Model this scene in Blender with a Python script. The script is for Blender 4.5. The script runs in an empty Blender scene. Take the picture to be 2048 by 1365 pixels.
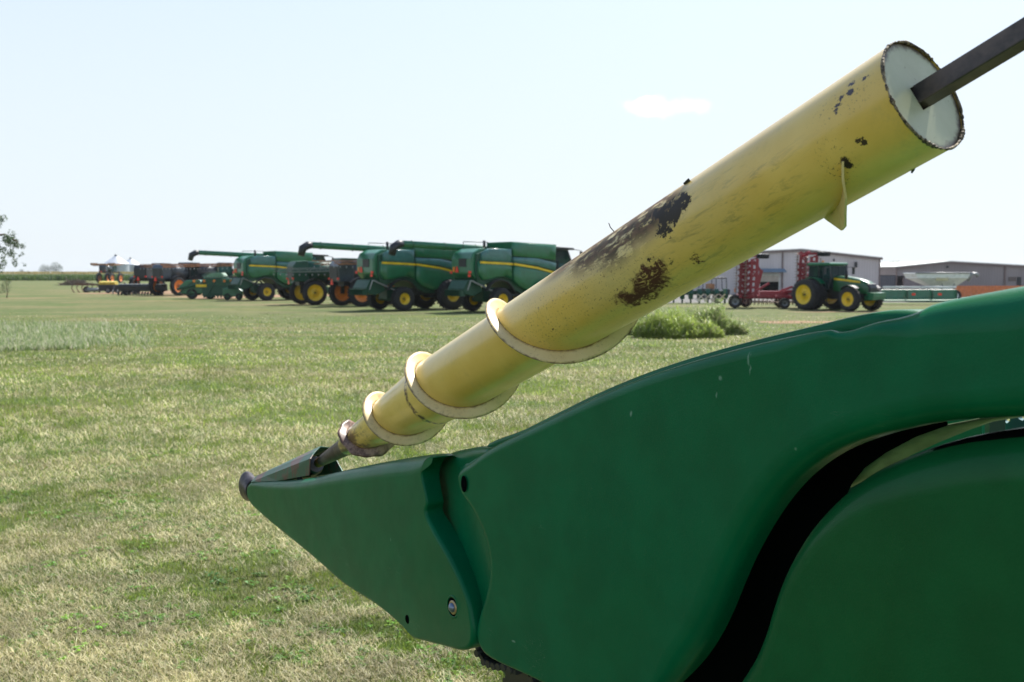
import bpy, bmesh, math, random
import numpy as np
from mathutils import Vector, Matrix
random.seed(7); rng = np.random.default_rng(11)
sc = bpy.context.scene
col = bpy.context.collection
R = math.radians; PI = math.pi
V = Vector

# ------------------------------------------------------------------ camera
LENS = 35.0; F = 2048 * LENS / 36; CX, CY = 1024, 682.5
HOR = 546.0; PITCH = math.atan((CY - HOR) / F); CAMH = 2.4
fwd = V((0, math.cos(PITCH), -math.sin(PITCH))); upv = V((0, math.sin(PITCH), math.cos(PITCH)))
CAM = V((0, 0, CAMH))
def ray(px, py):
    d = V((1, 0, 0)) * ((px - CX) / F) + upv * ((CY - py) / F) + fwd
    return d / d.y
def at(px, py, Y): return CAM + ray(px, py) * Y
def gx(px, Y): return (px - CX) / F * Y
cd = bpy.data.cameras.new('camera'); cam = bpy.data.objects.new('camera', cd); col.objects.link(cam)
cam.location = CAM; cam.rotation_euler = (PI / 2 - PITCH, 0, 0)
cd.lens = LENS; cd.sensor_width = 36; cd.clip_start = .05; cd.clip_end = 9000
cd.dof.use_dof = True; cd.dof.focus_distance = 2.55; cd.dof.aperture_fstop = 7.1; cd.dof.aperture_blades = 0
sc.camera = cam

# ------------------------------------------------------------------ light
SUN = V((.35, .55, .76)).normalized()
AZ = math.atan2(SUN.x, SUN.y); EL = math.asin(SUN.z)
ld = bpy.data.lights.new('sun', 'SUN'); ld.energy = 5.0; ld.angle = R(.53); ld.color = (1, .955, .88)
lo = bpy.data.objects.new('sun', ld); col.objects.link(lo); lo.location = (30, 40, 60)
lo.rotation_euler = (-SUN).to_track_quat('-Z', 'Y').to_euler()
w = bpy.data.worlds.new('World'); sc.world = w; w.use_nodes = True
nt = w.node_tree; bg = nt.nodes['Background']
sk = nt.nodes.new('ShaderNodeTexSky'); sk.sky_type = 'NISHITA'; sk.sun_disc = False
sk.sun_elevation = EL; sk.sun_rotation = AZ; sk.altitude = 200; sk.air_density = 1.0; sk.dust_density = 1.0; sk.ozone_density = 2.2
bg.inputs[1].default_value = .13
# one small thin cloud: a soft white patch at its own compass direction
geo = nt.nodes.new('ShaderNodeTexCoord')
def wn(t, **k):
    n = nt.nodes.new(t)
    for a, b in k.items(): setattr(n, a, b)
    return n
def cloud(px, py, sx, sz, amp, prev):
    c = ray(px, py).normalized()
    sub = wn('ShaderNodeVectorMath', operation='SUBTRACT'); nt.links.new(geo.outputs['Generated'], sub.inputs[0]); sub.inputs[1].default_value = c
    ns = wn('ShaderNodeTexNoise'); ns.inputs['Scale'].default_value = 55; ns.inputs['Detail'].default_value = 5
    nt.links.new(geo.outputs['Generated'], ns.inputs['Vector'])
    mp = wn('ShaderNodeVectorMath', operation='MULTIPLY'); nt.links.new(sub.outputs[0], mp.inputs[0]); mp.inputs[1].default_value = (1 / sx, 1 / .09, 1 / sz)
    ln = wn('ShaderNodeVectorMath', operation='LENGTH'); nt.links.new(mp.outputs[0], ln.inputs[0])
    ad = wn('ShaderNodeMath', operation='MULTIPLY_ADD'); nt.links.new(ns.outputs['Fac'], ad.inputs[0]); ad.inputs[1].default_value = 1.9; nt.links.new(ln.outputs['Value'], ad.inputs[2])
    mr = wn('ShaderNodeMapRange', interpolation_type='SMOOTHSTEP'); nt.links.new(ad.outputs[0], mr.inputs[0])
    mr.inputs[1].default_value = 2.0; mr.inputs[2].default_value = 1.25; mr.inputs[3].default_value = 0; mr.inputs[4].default_value = amp
    mx = wn('ShaderNodeMix', data_type='RGBA'); nt.links.new(mr.outputs[0], mx.inputs['Factor']); nt.links.new(prev, mx.inputs['A'])
    mx.inputs['B'].default_value = (9.5, 9.5, 9.5, 1)
    return mx.outputs['Result']
hz = wn('ShaderNodeMix', data_type='RGBA'); hsep = wn('ShaderNodeSeparateXYZ'); nt.links.new(geo.outputs['Generated'], hsep.inputs[0]); hmr = wn('ShaderNodeMapRange', interpolation_type='SMOOTHSTEP'); nt.links.new(hsep.outputs[2], hmr.inputs[0]); hmr.inputs[1].default_value = .0; hmr.inputs[2].default_value = .85; hmr.inputs[3].default_value = .92; hmr.inputs[4].default_value = 0; nt.links.new(hmr.outputs[0], hz.inputs['Factor']); nt.links.new(sk.outputs[0], hz.inputs['A']); hz.inputs['B'].default_value = (3.68, 4.0, 4.3, 1)
c1 = cloud(1290, 203, .0125, .0060, .92, hz.outputs['Result'])
c1 = cloud(1330, 214, .05, .011, .22, c1)
nt.links.new(c1, bg.inputs[0])
sc.view_settings.view_transform = 'Standard'; sc.view_settings.look = 'None'; sc.view_settings.exposure = .8; sc.view_settings.gamma = 1
sc.cycles.max_bounces = 8; sc.cycles.use_denoising = True
sc.cycles.caustics_reflective = False; sc.cycles.caustics_refractive = False

# ------------------------------------------------------------------ materials
class MT:
    """tiny node helper"""
    def __init__(s, name, rough=.5, metal=0, spec=.5, coat=0):
        s.m = bpy.data.materials.new(name); s.m.use_nodes = True; s.nt = s.m.node_tree
        s.p = s.nt.nodes['Principled BSDF']; s.tc = s.nt.nodes.new('ShaderNodeTexCoord')
        s.set('Roughness', rough); s.set('Metallic', metal); s.set('Specular IOR Level', spec); s.set('Coat Weight', coat); s.set('Coat Roughness', .12)
    def set(s, k, v):
        if hasattr(v, 'is_linked') or isinstance(v, bpy.types.NodeSocket): s.nt.links.new(v, s.p.inputs[k])
        else: s.p.inputs[k].default_value = v
    def n(s, t, **k):
        n = s.nt.nodes.new(t)
        for a, b in k.items(): setattr(n, a, b)
        return n
    def put(s, sock, v):
        if isinstance(v, bpy.types.NodeSocket): s.nt.links.new(v, sock)
        else: sock.default_value = v
    def noise(s, scale, detail=3, rough=.55, vec=None, dist=0, out='Fac'):
        n = s.n('ShaderNodeTexNoise'); n.inputs['Scale'].default_value = scale; n.inputs['Detail'].default_value = detail
        n.inputs['Roughness'].default_value = rough; n.inputs['Distortion'].default_value = dist
        s.nt.links.new(vec if vec else s.tc.outputs['Object'], n.inputs['Vector']); return n.outputs[out]
    def math(s, op, a, b=0, c=0, clamp=False):
        n = s.n('ShaderNodeMath', operation=op, use_clamp=clamp); s.put(n.inputs[0], a); s.put(n.inputs[1], b)
        if op in ('MULTIPLY_ADD',): s.put(n.inputs[2], c)
        return n.outputs[0]
    def vmath(s, op, a, b=(0, 0, 0), out=0):
        n = s.n('ShaderNodeVectorMath', operation=op); s.put(n.inputs[0], a); s.put(n.inputs[1], b); return n.outputs[out]
    def step(s, v, lo, hi, a=0, b=1):
        n = s.n('ShaderNodeMapRange', interpolation_type='SMOOTHSTEP'); s.put(n.inputs[0], v)
        n.inputs[1].default_value = lo; n.inputs[2].default_value = hi; n.inputs[3].default_value = a; n.inputs[4].default_value = b; return n.outputs[0]
    def mix(s, f, a, b):
        n = s.n('ShaderNodeMix', data_type='RGBA'); s.put(n.inputs['Factor'], f)
        s.put(n.inputs['A'], (*a, 1) if isinstance(a, tuple) else a); s.put(n.inputs['B'], (*b, 1) if isinstance(b, tuple) else b); return n.outputs['Result']
    def bump(s, h, st=.3, dist=.01):
        n = s.n('ShaderNodeBump'); n.inputs['Strength'].default_value = st; n.inputs['Distance'].default_value = dist
        s.put(n.inputs['Height'], h); s.nt.links.new(n.outputs[0], s.p.inputs['Normal']); return n
    def base(s, c): s.set('Base Color', (*c, 1) if isinstance(c, tuple) else c)

_pc = {}
def paint(name, c, rough=.45, metal=0, var=.12, scale=3, spec=.5, coat=0):
    if name in _pc: return _pc[name]
    t = MT(name, rough, metal, spec, coat)
    d = tuple(x * (1 - var) for x in c); l = tuple(min(1, x * (1 + var)) for x in c)
    t.base(t.mix(t.step(t.noise(scale, 4), .3, .7), d, l))
    t.set('Roughness', t.math('MULTIPLY_ADD', t.noise(scale * 4, 3), .2, rough - .1))
    _pc[name] = t.m; return t.m
GREEN = paint('green_paint', (.008, .135, .055), .32, spec=.6, coat=.2)
GREEN_D = paint('dark_green_paint', (.006, .065, .032), .5)
GREEN_SKY = paint('skylit_green_paint', (.045, .16, .14), .3, coat=.3)  # sky reflection mixed into the green as a bluish tint
YEL = paint('yellow_paint', (.78, .52, .015), .4)
YELD = paint('dull_yellow_paint', (.5, .4, .06), .5)
ORG = paint('orange_rim_paint', (.7, .2, .02), .5)
BLK = paint('black_plastic', (.015, .017, .02), .45)
DARK = paint('dark_steel', (.03, .033, .036), .5, .3)
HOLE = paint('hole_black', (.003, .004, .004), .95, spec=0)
NAVY = paint('dark_blue_grey_paint', (.035, .05, .065), .3, coat=.3)
RUB = paint('tyre_rubber', (.02, .02, .021), .8, var=.3)
DUSTY = paint('dusty_rubber', (.05, .042, .036), .9, var=.3)
CHROME = paint('bright_steel', (.6, .6, .58), .3, .8)
GREY = paint('grey_steel', (.25, .26, .26), .45, .3)
WHITE = paint('white_paint', (.72, .74, .7), .4)
REDP = paint('dark_red_paint', (.3, .018, .03), .4)
REDL = paint('red_reflector', (.85, .04, .015), .4)
AMB = paint('amber_lens', (.95, .25, .02), .3)
BROWN = paint('brown_boom_paint', (.3, .14, .06), .6, var=.35, scale=1.5)
RUSTM = paint('rusty_steel', (.14, .07, .045), .8, var=.5, scale=8)
TERRA = paint('orange_terracotta_paint', (.62, .2, .07), .7)
def glass():
    t = MT('cab_glass', .06, 0, .8); t.base((.03, .09, .085)); t.set('Transmission Weight', .75); t.set('IOR', 1.2); return t.m
GLASS = glass()

# ------------------------------------------------------------------ mesh tools
class MB:
    def __init__(s): s.v = []; s.f = []; s.sm = []
    def add(s, vs, fs, smooth=False):
        o = len(s.v); s.v += [tuple(v) for v in vs]; s.f += [tuple(o + i for i in f) for f in fs]; s.sm += [smooth] * len(fs); return s
    def box(s, x0, x1, y0, y1, z0, z1):
        vs = [(x, y, z) for x in (x0, x1) for y in (y0, y1) for z in (z0, z1)]
        return s.add(vs, [(0, 1, 3, 2), (4, 6, 7, 5), (0, 4, 5, 1), (2, 3, 7, 6), (0, 2, 6, 4), (1, 5, 7, 3)])
    def bar(s, a, b, wd, ht=None, up=(0, 0, 1)):
        a = V(a); b = V(b); d = (b - a).normalized(); u = V(up)
        if abs(d.dot(u)) > .95: u = V((1, 0, 0))
        sx = d.cross(u).normalized() * (wd / 2); uu = sx.cross(d).normalized() * ((ht or wd) / 2)
        vs = [p + i * sx + j * uu for p in (a, b) for i, j in ((-1, -1), (1, -1), (1, 1), (-1, 1))]
        return s.add(vs, [(0, 1, 2, 3), (7, 6, 5, 4), (0, 4, 5, 1), (1, 5, 6, 2), (2, 6, 7, 3), (3, 7, 4, 0)])
    def prism(s, prof, y0, y1, ax='y'):
        n = len(prof)
        f = (lambda a, b, y: (a, y, b)) if ax == 'y' else ((lambda a, b, y: (y, a, b)) if ax == 'x' else (lambda a, b, y: (a, b, y)))
        vs = [f(a, b, y0) for a, b in prof] + [f(a, b, y1) for a, b in prof]
        return s.add(vs, [tuple(range(n)), tuple(range(2 * n - 1, n - 1, -1))] + [(i, i + n, (i + 1) % n + n, (i + 1) % n) for i in range(n)])
    def tube(s, pts, rad, seg=12, caps=True, smooth=True):
        pts = [V(p) for p in pts]; rs = rad if isinstance(rad, (list, tuple)) else [rad] * len(pts)
        o = len(s.v); N = None
        for i, p in enumerate(pts):
            d = (pts[min(i + 1, len(pts) - 1)] - pts[max(i - 1, 0)]).normalized()
            if N is None:
                N = d.cross(V((0, 0, 1)) if abs(d.z) < .9 else V((1, 0, 0))).normalized()
            else: N = (N - d * N.dot(d)).normalized()
            B = d.cross(N)
            s.v += [tuple(p + (N * math.cos(a) + B * math.sin(a)) * rs[i]) for a in (2 * PI * k / seg for k in range(seg))]
        for i in range(len(pts) - 1):
            for k in range(seg):
                a = o + i * seg + k; b = o + i * seg + (k + 1) % seg
                s.f.append((a, b, b + seg, a + seg)); s.sm.append(smooth)
        if caps:
            s.f.append(tuple(o + k for k in reversed(range(seg)))); s.sm.append(False)
            e = o + (len(pts) - 1) * seg; s.f.append(tuple(e + k for k in range(seg))); s.sm.append(False)
        return s
    def lathe_y(s, c, prof, seg=32, a0=0, a1=2 * PI):
        """profile (r, y) round an axis along y through c"""
        o = len(s.v); n = len(prof); full = abs(a1 - a0 - 2 * PI) < 1e-6; cnt = seg if full else seg + 1
        for k in range(cnt):
            a = a0 + (a1 - a0) * k / seg
            s.v += [(c[0] + r * math.cos(a), c[1] + y, c[2] + r * math.sin(a)) for r, y in prof]
        for k in range(seg):
            k2 = (k + 1) % cnt
            for i in range(n - 1):
                s.f.append((o + k * n + i, o + k * n + i + 1, o + k2 * n + i + 1, o + k2 * n + i)); s.sm.append(True)
        return s
    def build(s, name, mat, parent=None, bev=0, label=None):
        me = bpy.data.meshes.new(name); me.from_pydata(s.v, [], s.f); me.polygons.foreach_set('use_smooth', s.sm)
        bm = bmesh.new(); bm.from_mesh(me); bmesh.ops.recalc_face_normals(bm, faces=bm.faces); bm.to_mesh(me); bm.free()
        me.materials.append(mat); o = bpy.data.objects.new(name, me); col.objects.link(o)
        if parent: o.parent = parent
        if bev:
            b = o.modifiers.new('bevel', 'BEVEL'); b.width = bev; b.segments = 2; b.limit_method = 'ANGLE'
        if label: o['label'] = label
        return o
def tag(o, label=None, cat=None, group=None, kind=None):
    if label: o['label'] = label
    if cat: o['category'] = cat
    if group: o['group'] = group
    if kind: o['kind'] = kind
    return o
def thing(name, label, cat, loc=(0, 0, 0), rz=0, group=None):
    o = bpy.data.objects.new(name, None); col.objects.link(o); o.location = loc; o.rotation_euler = (0, 0, rz)
    o.empty_display_size = .3
    return tag(o, label, cat, group)
def copy_tree(o, parent=None):
    c = o.copy(); col.objects.link(c)
    if parent: c.parent = parent
    for ch in list(o.children): copy_tree(ch, c)
    return c

# ================================================================== GROUND
def noise2(x, y, seed, sc_):
    r = np.random.default_rng(seed); g = r.random((64, 64)); x = x * sc_ + 1000; y = y * sc_ + 1000
    xi = np.floor(x).astype(int); yi = np.floor(y).astype(int); fx = x - xi; fy = y - yi
    fx = fx * fx * (3 - 2 * fx); fy = fy * fy * (3 - 2 * fy)
    G = lambda a, b: g[a % 64, b % 64]
    return (G(xi, yi) * (1 - fx) + G(xi + 1, yi) * fx) * (1 - fy) + (G(xi, yi + 1) * (1 - fx) + G(xi + 1, yi + 1) * fx) * fy
def fbm(x, y, seed, s): return (noise2(x, y, seed, s) + .5 * noise2(x, y, seed + 1, s * 2.1) + .25 * noise2(x, y, seed + 2, s * 4.3)) / 1.75

t = MT('lawn_ground', .95, spec=.15)
P = t.tc.outputs['Object']
stretch = t.vmath('MULTIPLY', P, (.45, 1, 1))
big = t.noise(.16, 4, .6, stretch); mid = t.noise(.9, 5, .65, stretch); fine = t.noise(9, 6, .75); vf = t.noise(60, 4, .8)
straw = (.23, .19, .10); green = (.078, .122, .03); olive = (.125, .135, .05); deep = (.04, .065, .018)
c = t.mix(t.step(mid, .38, .62), green, olive)
c = t.mix(t.math('MULTIPLY', t.step(big, .45, .62), .6), c, straw)
c = t.mix(t.math('MULTIPLY', t.step(fine, .5, .72), .6), c, straw)
c = t.mix(t.math('MULTIPLY', t.step(fine, .46, .28), .55), c, deep)
c = t.mix(t.math('MULTIPLY', t.step(vf, .6, .75), .35), c, (.33, .3, .19))
c = t.mix(t.math('MULTIPLY', t.step(vf, .42, .3), .5), c, (.035, .045, .016))
# pale clover patches and bare trodden earth further off
sep = t.n('ShaderNodeSeparateXYZ'); t.put(sep.inputs[0], P)
far = t.step(sep.outputs[1], 18, 40)
clo = t.math('MULTIPLY', t.step(t.noise(.22, 4, .6, t.vmath('MULTIPLY', P, (.35, 1.3, 1))), .6, .7), far)
c = t.mix(t.math('MULTIPLY', clo, .6), c, (.23, .20, .03))
band = t.step(t.noise(.5, 5, .7, t.vmath('MULTIPLY', P, (.22, 1.0, 1))), .42, .6)
c = t.mix(t.math('MULTIPLY', t.math('MULTIPLY', band, far), .45), c, (.06, .105, .03))
br_ = t.step(t.noise(.35, 5, .7, t.vmath('MULTIPLY', P, (.3, 1.4, 3))), .52, .68)
c = t.mix(t.math('MULTIPLY', t.math('MULTIPLY', br_, far), .5), c, (.19, .155, .075))
ea = t.math('MULTIPLY', t.step(t.noise(.3, 4, .6, t.vmath('MULTIPLY', P, (.25, 1.2, 7))), .53, .66), t.math('MULTIPLY', t.step(sep.outputs[1], 62, 80), t.step(sep.outputs[1], 180, 140)))
c = t.mix(t.math('MULTIPLY', ea, .6), c, (.3, .19, .12))
mo_ = t.noise(2.6, 5, .75, t.vmath('MULTIPLY', P, (.5, 1.3, 1)))
c = t.mix(t.math('MULTIPLY', t.math('MULTIPLY', t.step(mo_, .48, .62), far), .5), c, (.045, .07, .02))
c = t.mix(t.math('MULTIPLY', t.math('MULTIPLY', t.step(mo_, .46, .34), far), .4), c, (.25, .23, .12))
t.base(c); t.bump(t.math('ADD', fine, t.math('MULTIPLY', vf, .5)), .9, .04)
LAWN = t.m
m = MB(); m.add([(-3500, -40, 0), (3500, -40, 0), (3500, 6000, 0), (-3500, 6000, 0)], [(0, 1, 2, 3)])
tag(m.build('ground', LAWN), kind='structure')

t = MT('gravel', .95, spec=.2)
t.base(t.mix(t.step(t.noise(2, 6, .8), .3, .7), (.12, .115, .105), (.2, .195, .18))); t.bump(t.noise(25, 5), .5, .03)
m = MB(); m.add([(10, 79, .004), (22, 80, .004), (90, 84, .004), (160, 150, .004), (-8, 160, .004), (-10, 100, .004), (2, 84, .004)], [(0, 1, 2, 3, 4, 5)])
tag(m.build('gravel_yard', t.m), kind='structure')
t = MT('bare_earth', .95, spec=.1)
t.base(t.mix(t.step(t.noise(.8, 6, .75), .35, .65), (.2, .13, .075), (.33, .22, .14))); t.bump(t.noise(6, 5), .5, .05)
EARTH = t.m
def patch(name, cx, cy, rx, ry, rot, mat, seed):
    r = random.Random(seed); n = 40; m = MB()
    pts = []
    for k in range(n):
        a = 2 * PI * k / n; q = 1 + .22 * math.sin(3 * a + seed) + .12 * math.sin(7 * a + 2 * seed) + r.uniform(-.1, .1)
        x, y = rx * q * math.cos(a), ry * q * math.sin(a)
        pts.append((cx + x * math.cos(rot) - y * math.sin(rot), cy + x * math.sin(rot) + y * math.cos(rot), .004))
    m.add(pts, [tuple(range(n))]); return tag(m.build(name, mat), kind='structure')
patch('ground_bare_patch', -27, 104, 9.5, 9, .2, EARTH, 1)
patch('ground_bare_patch', -41, 122, 9, 11, .1, EARTH, 3)
patch('ground_bare_patch', 23.5, 61, 5.5, 1.1, .05, EARTH, 5)
patch('ground_bare_patch', 14.2, 48.5, 2.6, 1.2, .05, EARTH, 8)

# ------------------------------------------------------------------ grass blades (one object nobody could count)
def blade_material(name, trans=.35, rough=.6):
    t = MT(name, rough, spec=.35)
    a = t.n('ShaderNodeAttribute', attribute_name='tint'); t.set('Base Color', a.outputs['Color'])
    tr = t.n('ShaderNodeBsdfTranslucent'); t.nt.links.new(a.outputs['Color'], tr.inputs[0])
    mx = t.n('ShaderNodeMixShader'); mx.inputs[0].default_value = trans
    t.nt.links.new(t.p.outputs[0], mx.inputs[1]); t.nt.links.new(tr.outputs[0], mx.inputs[2])
    t.nt.links.new(mx.outputs[0], t.nt.nodes['Material Output'].inputs[0]); return t.m
BLADE = blade_material('grass_blade', .42, .5)
def blades(name, x, y, z, ln, wd, lean, colr, mat, bend=.5, extra=None):
    """curved two-segment blades: arrays of root, length, width, lean (0 up .. 1 flat), colour"""
    n = len(x); az = rng.random(n) * 2 * PI; ft = az + PI / 2 + rng.normal(0, .5, n)
    dx, dy = np.cos(az), np.sin(az); sx, sy = np.cos(ft) * wd / 2, np.sin(ft) * wd / 2
    th = lean * PI / 2; h1 = ln * .55 * np.cos(th * .8); r1 = ln * .55 * np.sin(th * .8)
    th2 = np.minimum(th * 1.0 + bend * rng.random(n), 1.9); h2 = h1 + ln * .45 * np.cos(th2); r2 = r1 + ln * .45 * np.sin(th2)
    h2 = np.maximum(h2, .004)
    v = np.empty((n, 5, 3))
    v[:, 0] = np.stack([x - sx, y - sy, z], 1); v[:, 1] = np.stack([x + sx, y + sy, z], 1)
    v[:, 2] = np.stack([x + dx * r1 + sx * .8, y + dy * r1 + sy * .8, z + h1], 1); v[:, 3] = np.stack([x + dx * r1 - sx * .8, y + dy * r1 - sy * .8, z + h1], 1)
    v[:, 4] = np.stack([x + dx * r2, y + dy * r2, z + h2], 1)
    me = bpy.data.meshes.new(name); me.vertices.add(n * 5); me.vertices.foreach_set('co', v.ravel())
    b = np.arange(n) * 5
    loops = np.empty((n, 7), int); loops[:, 0] = b; loops[:, 1] = b + 1; loops[:, 2] = b + 2; loops[:, 3] = b + 3; loops[:, 4] = b + 3; loops[:, 5] = b + 2; loops[:, 6] = b + 4
    me.loops.add(n * 7); me.loops.foreach_set('vertex_index', loops.ravel())
    me.polygons.add(n * 2); st = np.stack([np.arange(n) * 7, np.arange(n) * 7 + 4], 1).ravel(); me.polygons.foreach_set('loop_start', st)
    me.polygons.foreach_set('loop_total', np.tile([4, 3], n)); me.update()
    at_ = me.attributes.new('tint', 'FLOAT_COLOR', 'POINT')
    cc = np.ones((n, 5, 4)); cc[:, :, :3] = colr[:, None, :]; at_.data.foreach_set('color', cc.ravel())
    me.materials.append(mat); o = bpy.data.objects.new(name, me); col.objects.link(o); return o
def lerp3(a, b, f): return np.array(a)[None] * (1 - f[:, None]) + np.array(b)[None] * f[:, None]
STRAW = (.82, .76, .47); STRAW2 = (.34, .29, .12); GRN = (.085, .16, .018); GRN2 = (.32, .41, .06)
NB = 900000
u = rng.random(NB); Y0, Y1 = 3.9, 62.0
yy = (Y0 ** -.55 + u * (Y1 ** -.55 - Y0 ** -.55)) ** (1 / -.55)
xx = (rng.random(NB) * 1.16 - .58) * (yy + 1.2)
den = fbm(xx, yy, 5, 1.4); keep = rng.random(NB) < .55 + .9 * (den - .3)
keep &= ~((xx > yy * .12) & (yy < 13) & (rng.random(NB) < .55)); keep &= rng.random(NB) < np.clip((60 - yy) / 32, 0, 1); xx, yy = xx[keep], yy[keep]; n = len(xx)
sc_ = np.clip(yy / 13, .72, 3.2)
pt = fbm(xx * .6, yy, 21, .55) * .5 + fbm(xx, yy, 33, 2.9) * .5
dry = np.clip((pt - .46) * 8 + .38, .04, .93) * np.interp(yy, [4, 9, 16, 30, 60], [1.0, .85, .6, .42, .38])
isdry = rng.random(n) < dry
cb = np.where(isdry[:, None], lerp3(STRAW2, STRAW, rng.random(n)), lerp3(GRN, GRN2, rng.random(n)))
cb *= ((.6 + .65 * rng.random(n)) * (.15 + .95 * fbm(xx, yy, 71, 2.6) + .85 * fbm(xx, yy, 91, .45)))[:, None]
ln = np.where(isdry, .05 + .07 * rng.random(n), .035 + .055 * rng.random(n)) * np.minimum(sc_, 1.3) * (.7 + .7 * fbm(xx, yy, 44, 1.1))
wd = (.0035 + .0045 * rng.random(n)) * sc_
lean = np.where(isdry, .45 + .5 * rng.random(n), .1 + .6 * rng.random(n))
g = blades('grass', xx, yy, np.zeros(n), ln, wd, lean, cb, BLADE); tag(g, 'short mown lawn, dry straw mixed with green blades', 'grass', kind='stuff')

# broad leaved weeds in the lawn
m = MB(); wx = []; cl = []
def rosette(x, y, s, bright, r):
    for k in range(r.randint(7, 13)):
        a = r.uniform(0, 2 * PI); L = s * r.uniform(.5, 1); el = r.uniform(.15, .9); d = V((math.cos(a), math.sin(a), 0)); sd = V((-d.y, d.x, 0)) * L * r.uniform(.22, .34)
        o = V((x + r.uniform(-s, s) * .7, y + r.uniform(-s, s) * .7, .008)); z = V((0, 0, 1))
        p1 = o + d * L * .5 + z * L * .5 * el; p2 = o + d * L + z * L * (.35 * el)
        m.add([o, p1 + sd, p2, p1 - sd, p1 - z * L * .04], [(0, 1, 4), (1, 2, 4), (2, 3, 4), (3, 0, 4)])
        c_ = (.16 * bright * r.uniform(.7, 1.2), .32 * bright * r.uniform(.8, 1.15), .035)
        cl.extend([c_] * 5)
rr = random.Random(3)
seeds = [(130, 1255, 1.6), (150, 1275, 1.6), (285, 1098, 1.5), (120, 1130, 1.1), (270, 1185, 1), (60, 1040, 1), (505, 1028, 1.5), (215, 1010, 1), (790, 1290, 1.2), (840, 1320, 1.2), (640, 1280, 1), (700, 1220, 1), (600, 1105, 1), (30, 1330, .9), (400, 1120, 1.1), (170, 960, 1), (240, 1240, 1), (560, 1200, 1), (60, 1200, .8), (1010, 1350, 1.2), (980, 1340, 1.1), (450, 1320, 1), (900, 1325, 1), (330, 900, 1)]
for k in range(70): seeds.append((rr.uniform(0, 1000), rr.uniform(900, 1380), rr.uniform(.6, 1)))
for px, py, b in seeds:
    Y = CAMH * F / (py - HOR); cx_ = gx(px, Y)
    for k in range(rr.randint(3, 9)): rosette(cx_ + rr.gauss(0, .12), Y + rr.gauss(0, .18), rr.uniform(.03, .06), b, rr)
o = m.build('lawn_weeds', BLADE); a = o.data.attributes.new('tint', 'FLOAT_COLOR', 'POINT'); a.data.foreach_set('color', np.concatenate([np.array(cl), np.ones((len(cl), 1))], 1).ravel())
tag(o, 'low broad leaved green weeds scattered through the mown lawn', 'weeds', kind='stuff')

# unmown strip on the left
n = 30000; yy = 30 + 16 * rng.random(n) ** 1.6 + 2.2 * (fbm(rng.random(n), rng.random(n), 3, 1) - .5); xl = -.56 * yy - 1; xr = gx(300, yy); xx = xl + (xr - xl) * rng.random(n) ** 1.15
yy += 2.4 * (noise2(xx, xx * 0, 17, .5) - .3)
kp = rng.random(n) < np.clip((xr - xx) * .35, 0, 1) * np.clip((fbm(xx, yy, 9, .55) - .32) * 3.2, .02, 1); xx, yy = xx[kp], yy[kp]; n = len(xx)
w_ = rng.random(n); cb = np.where((w_ < .26)[:, None], lerp3((.5, .48, .34), (.66, .62, .48), rng.random(n)), lerp3((.14, .22, .06), (.32, .40, .18), rng.random(n)))
g = blades('tall_grass', xx, yy, np.zeros(n), .14 + .22 * rng.random(n) * (.5 + fbm(xx, yy, 6, .9)), .014 + .012 * rng.random(n), .1 + .6 * rng.random(n), cb, BLADE)
tag(g, 'strip of taller unmown grass with pale seed heads', 'tall grass', kind='stuff')

# ================================================================== FOREGROUND CORN HEADER
NAX = ray(-310, 1502).normalized()                     # auger axis, from its big end to its tip
A0 = at(1848, 190, 1.67)
MM = -ray(1300, 514); MM = (MM - NAX * MM.dot(NAX)).normalized(); KK = NAX.cross(MM)
PROF = [(0, .1), (1.70, .1), (1.76, .098), (1.83, .091), (2.0, .079), (2.06, .073), (2.12, .066), (2.18, .058), (2.3, .05), (2.38, .041), (2.42, .034), (2.68, .017)]
def RT(t_): return float(np.interp(t_, [a for a, b in PROF], [b for a, b in PROF]))
HD = V((-NAX.x, -NAX.y, 0)).normalized()               # header runs back along this direction
QD = V((-abs(HD.y), -HD.x, 0)).normalized()            # its outer side faces this way
O0 = A0 + NAX * 3.62; O0 = V((O0.x, O0.y, 0))
HM = Matrix((( HD.x, QD.x, 0, O0.x), (HD.y, QD.y, 0, O0.y), (0, 0, 1, 0), (0, 0, 0, 1)))   # header frame: u, w, z
if HM.to_3x3().determinant() < 0: pass
header = thing('corn_header', 'green corn header end with yellow ribbed auger, nearest machine, raised over the lawn', 'corn header', O0)
bpy.context.view_layer.update()
def un(px, py, wf):
    """pixel -> (u, z) on the header's outer side surface w = wf(u)"""
    d = ray(px, py); u_ = 1.0
    for _ in range(30):
        w_ = wf(u_) if callable(wf) else wf
        Y = (w_ - (CAM - O0).dot(QD)) / d.dot(QD)
        p = CAM + d * Y; u_ = (p - O0).dot(HD)
    return u_, p.z
def H3(u_, w_, z_): return HD * u_ + QD * w_ + V((0, 0, z_))     # local to header empty (translation only)

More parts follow.
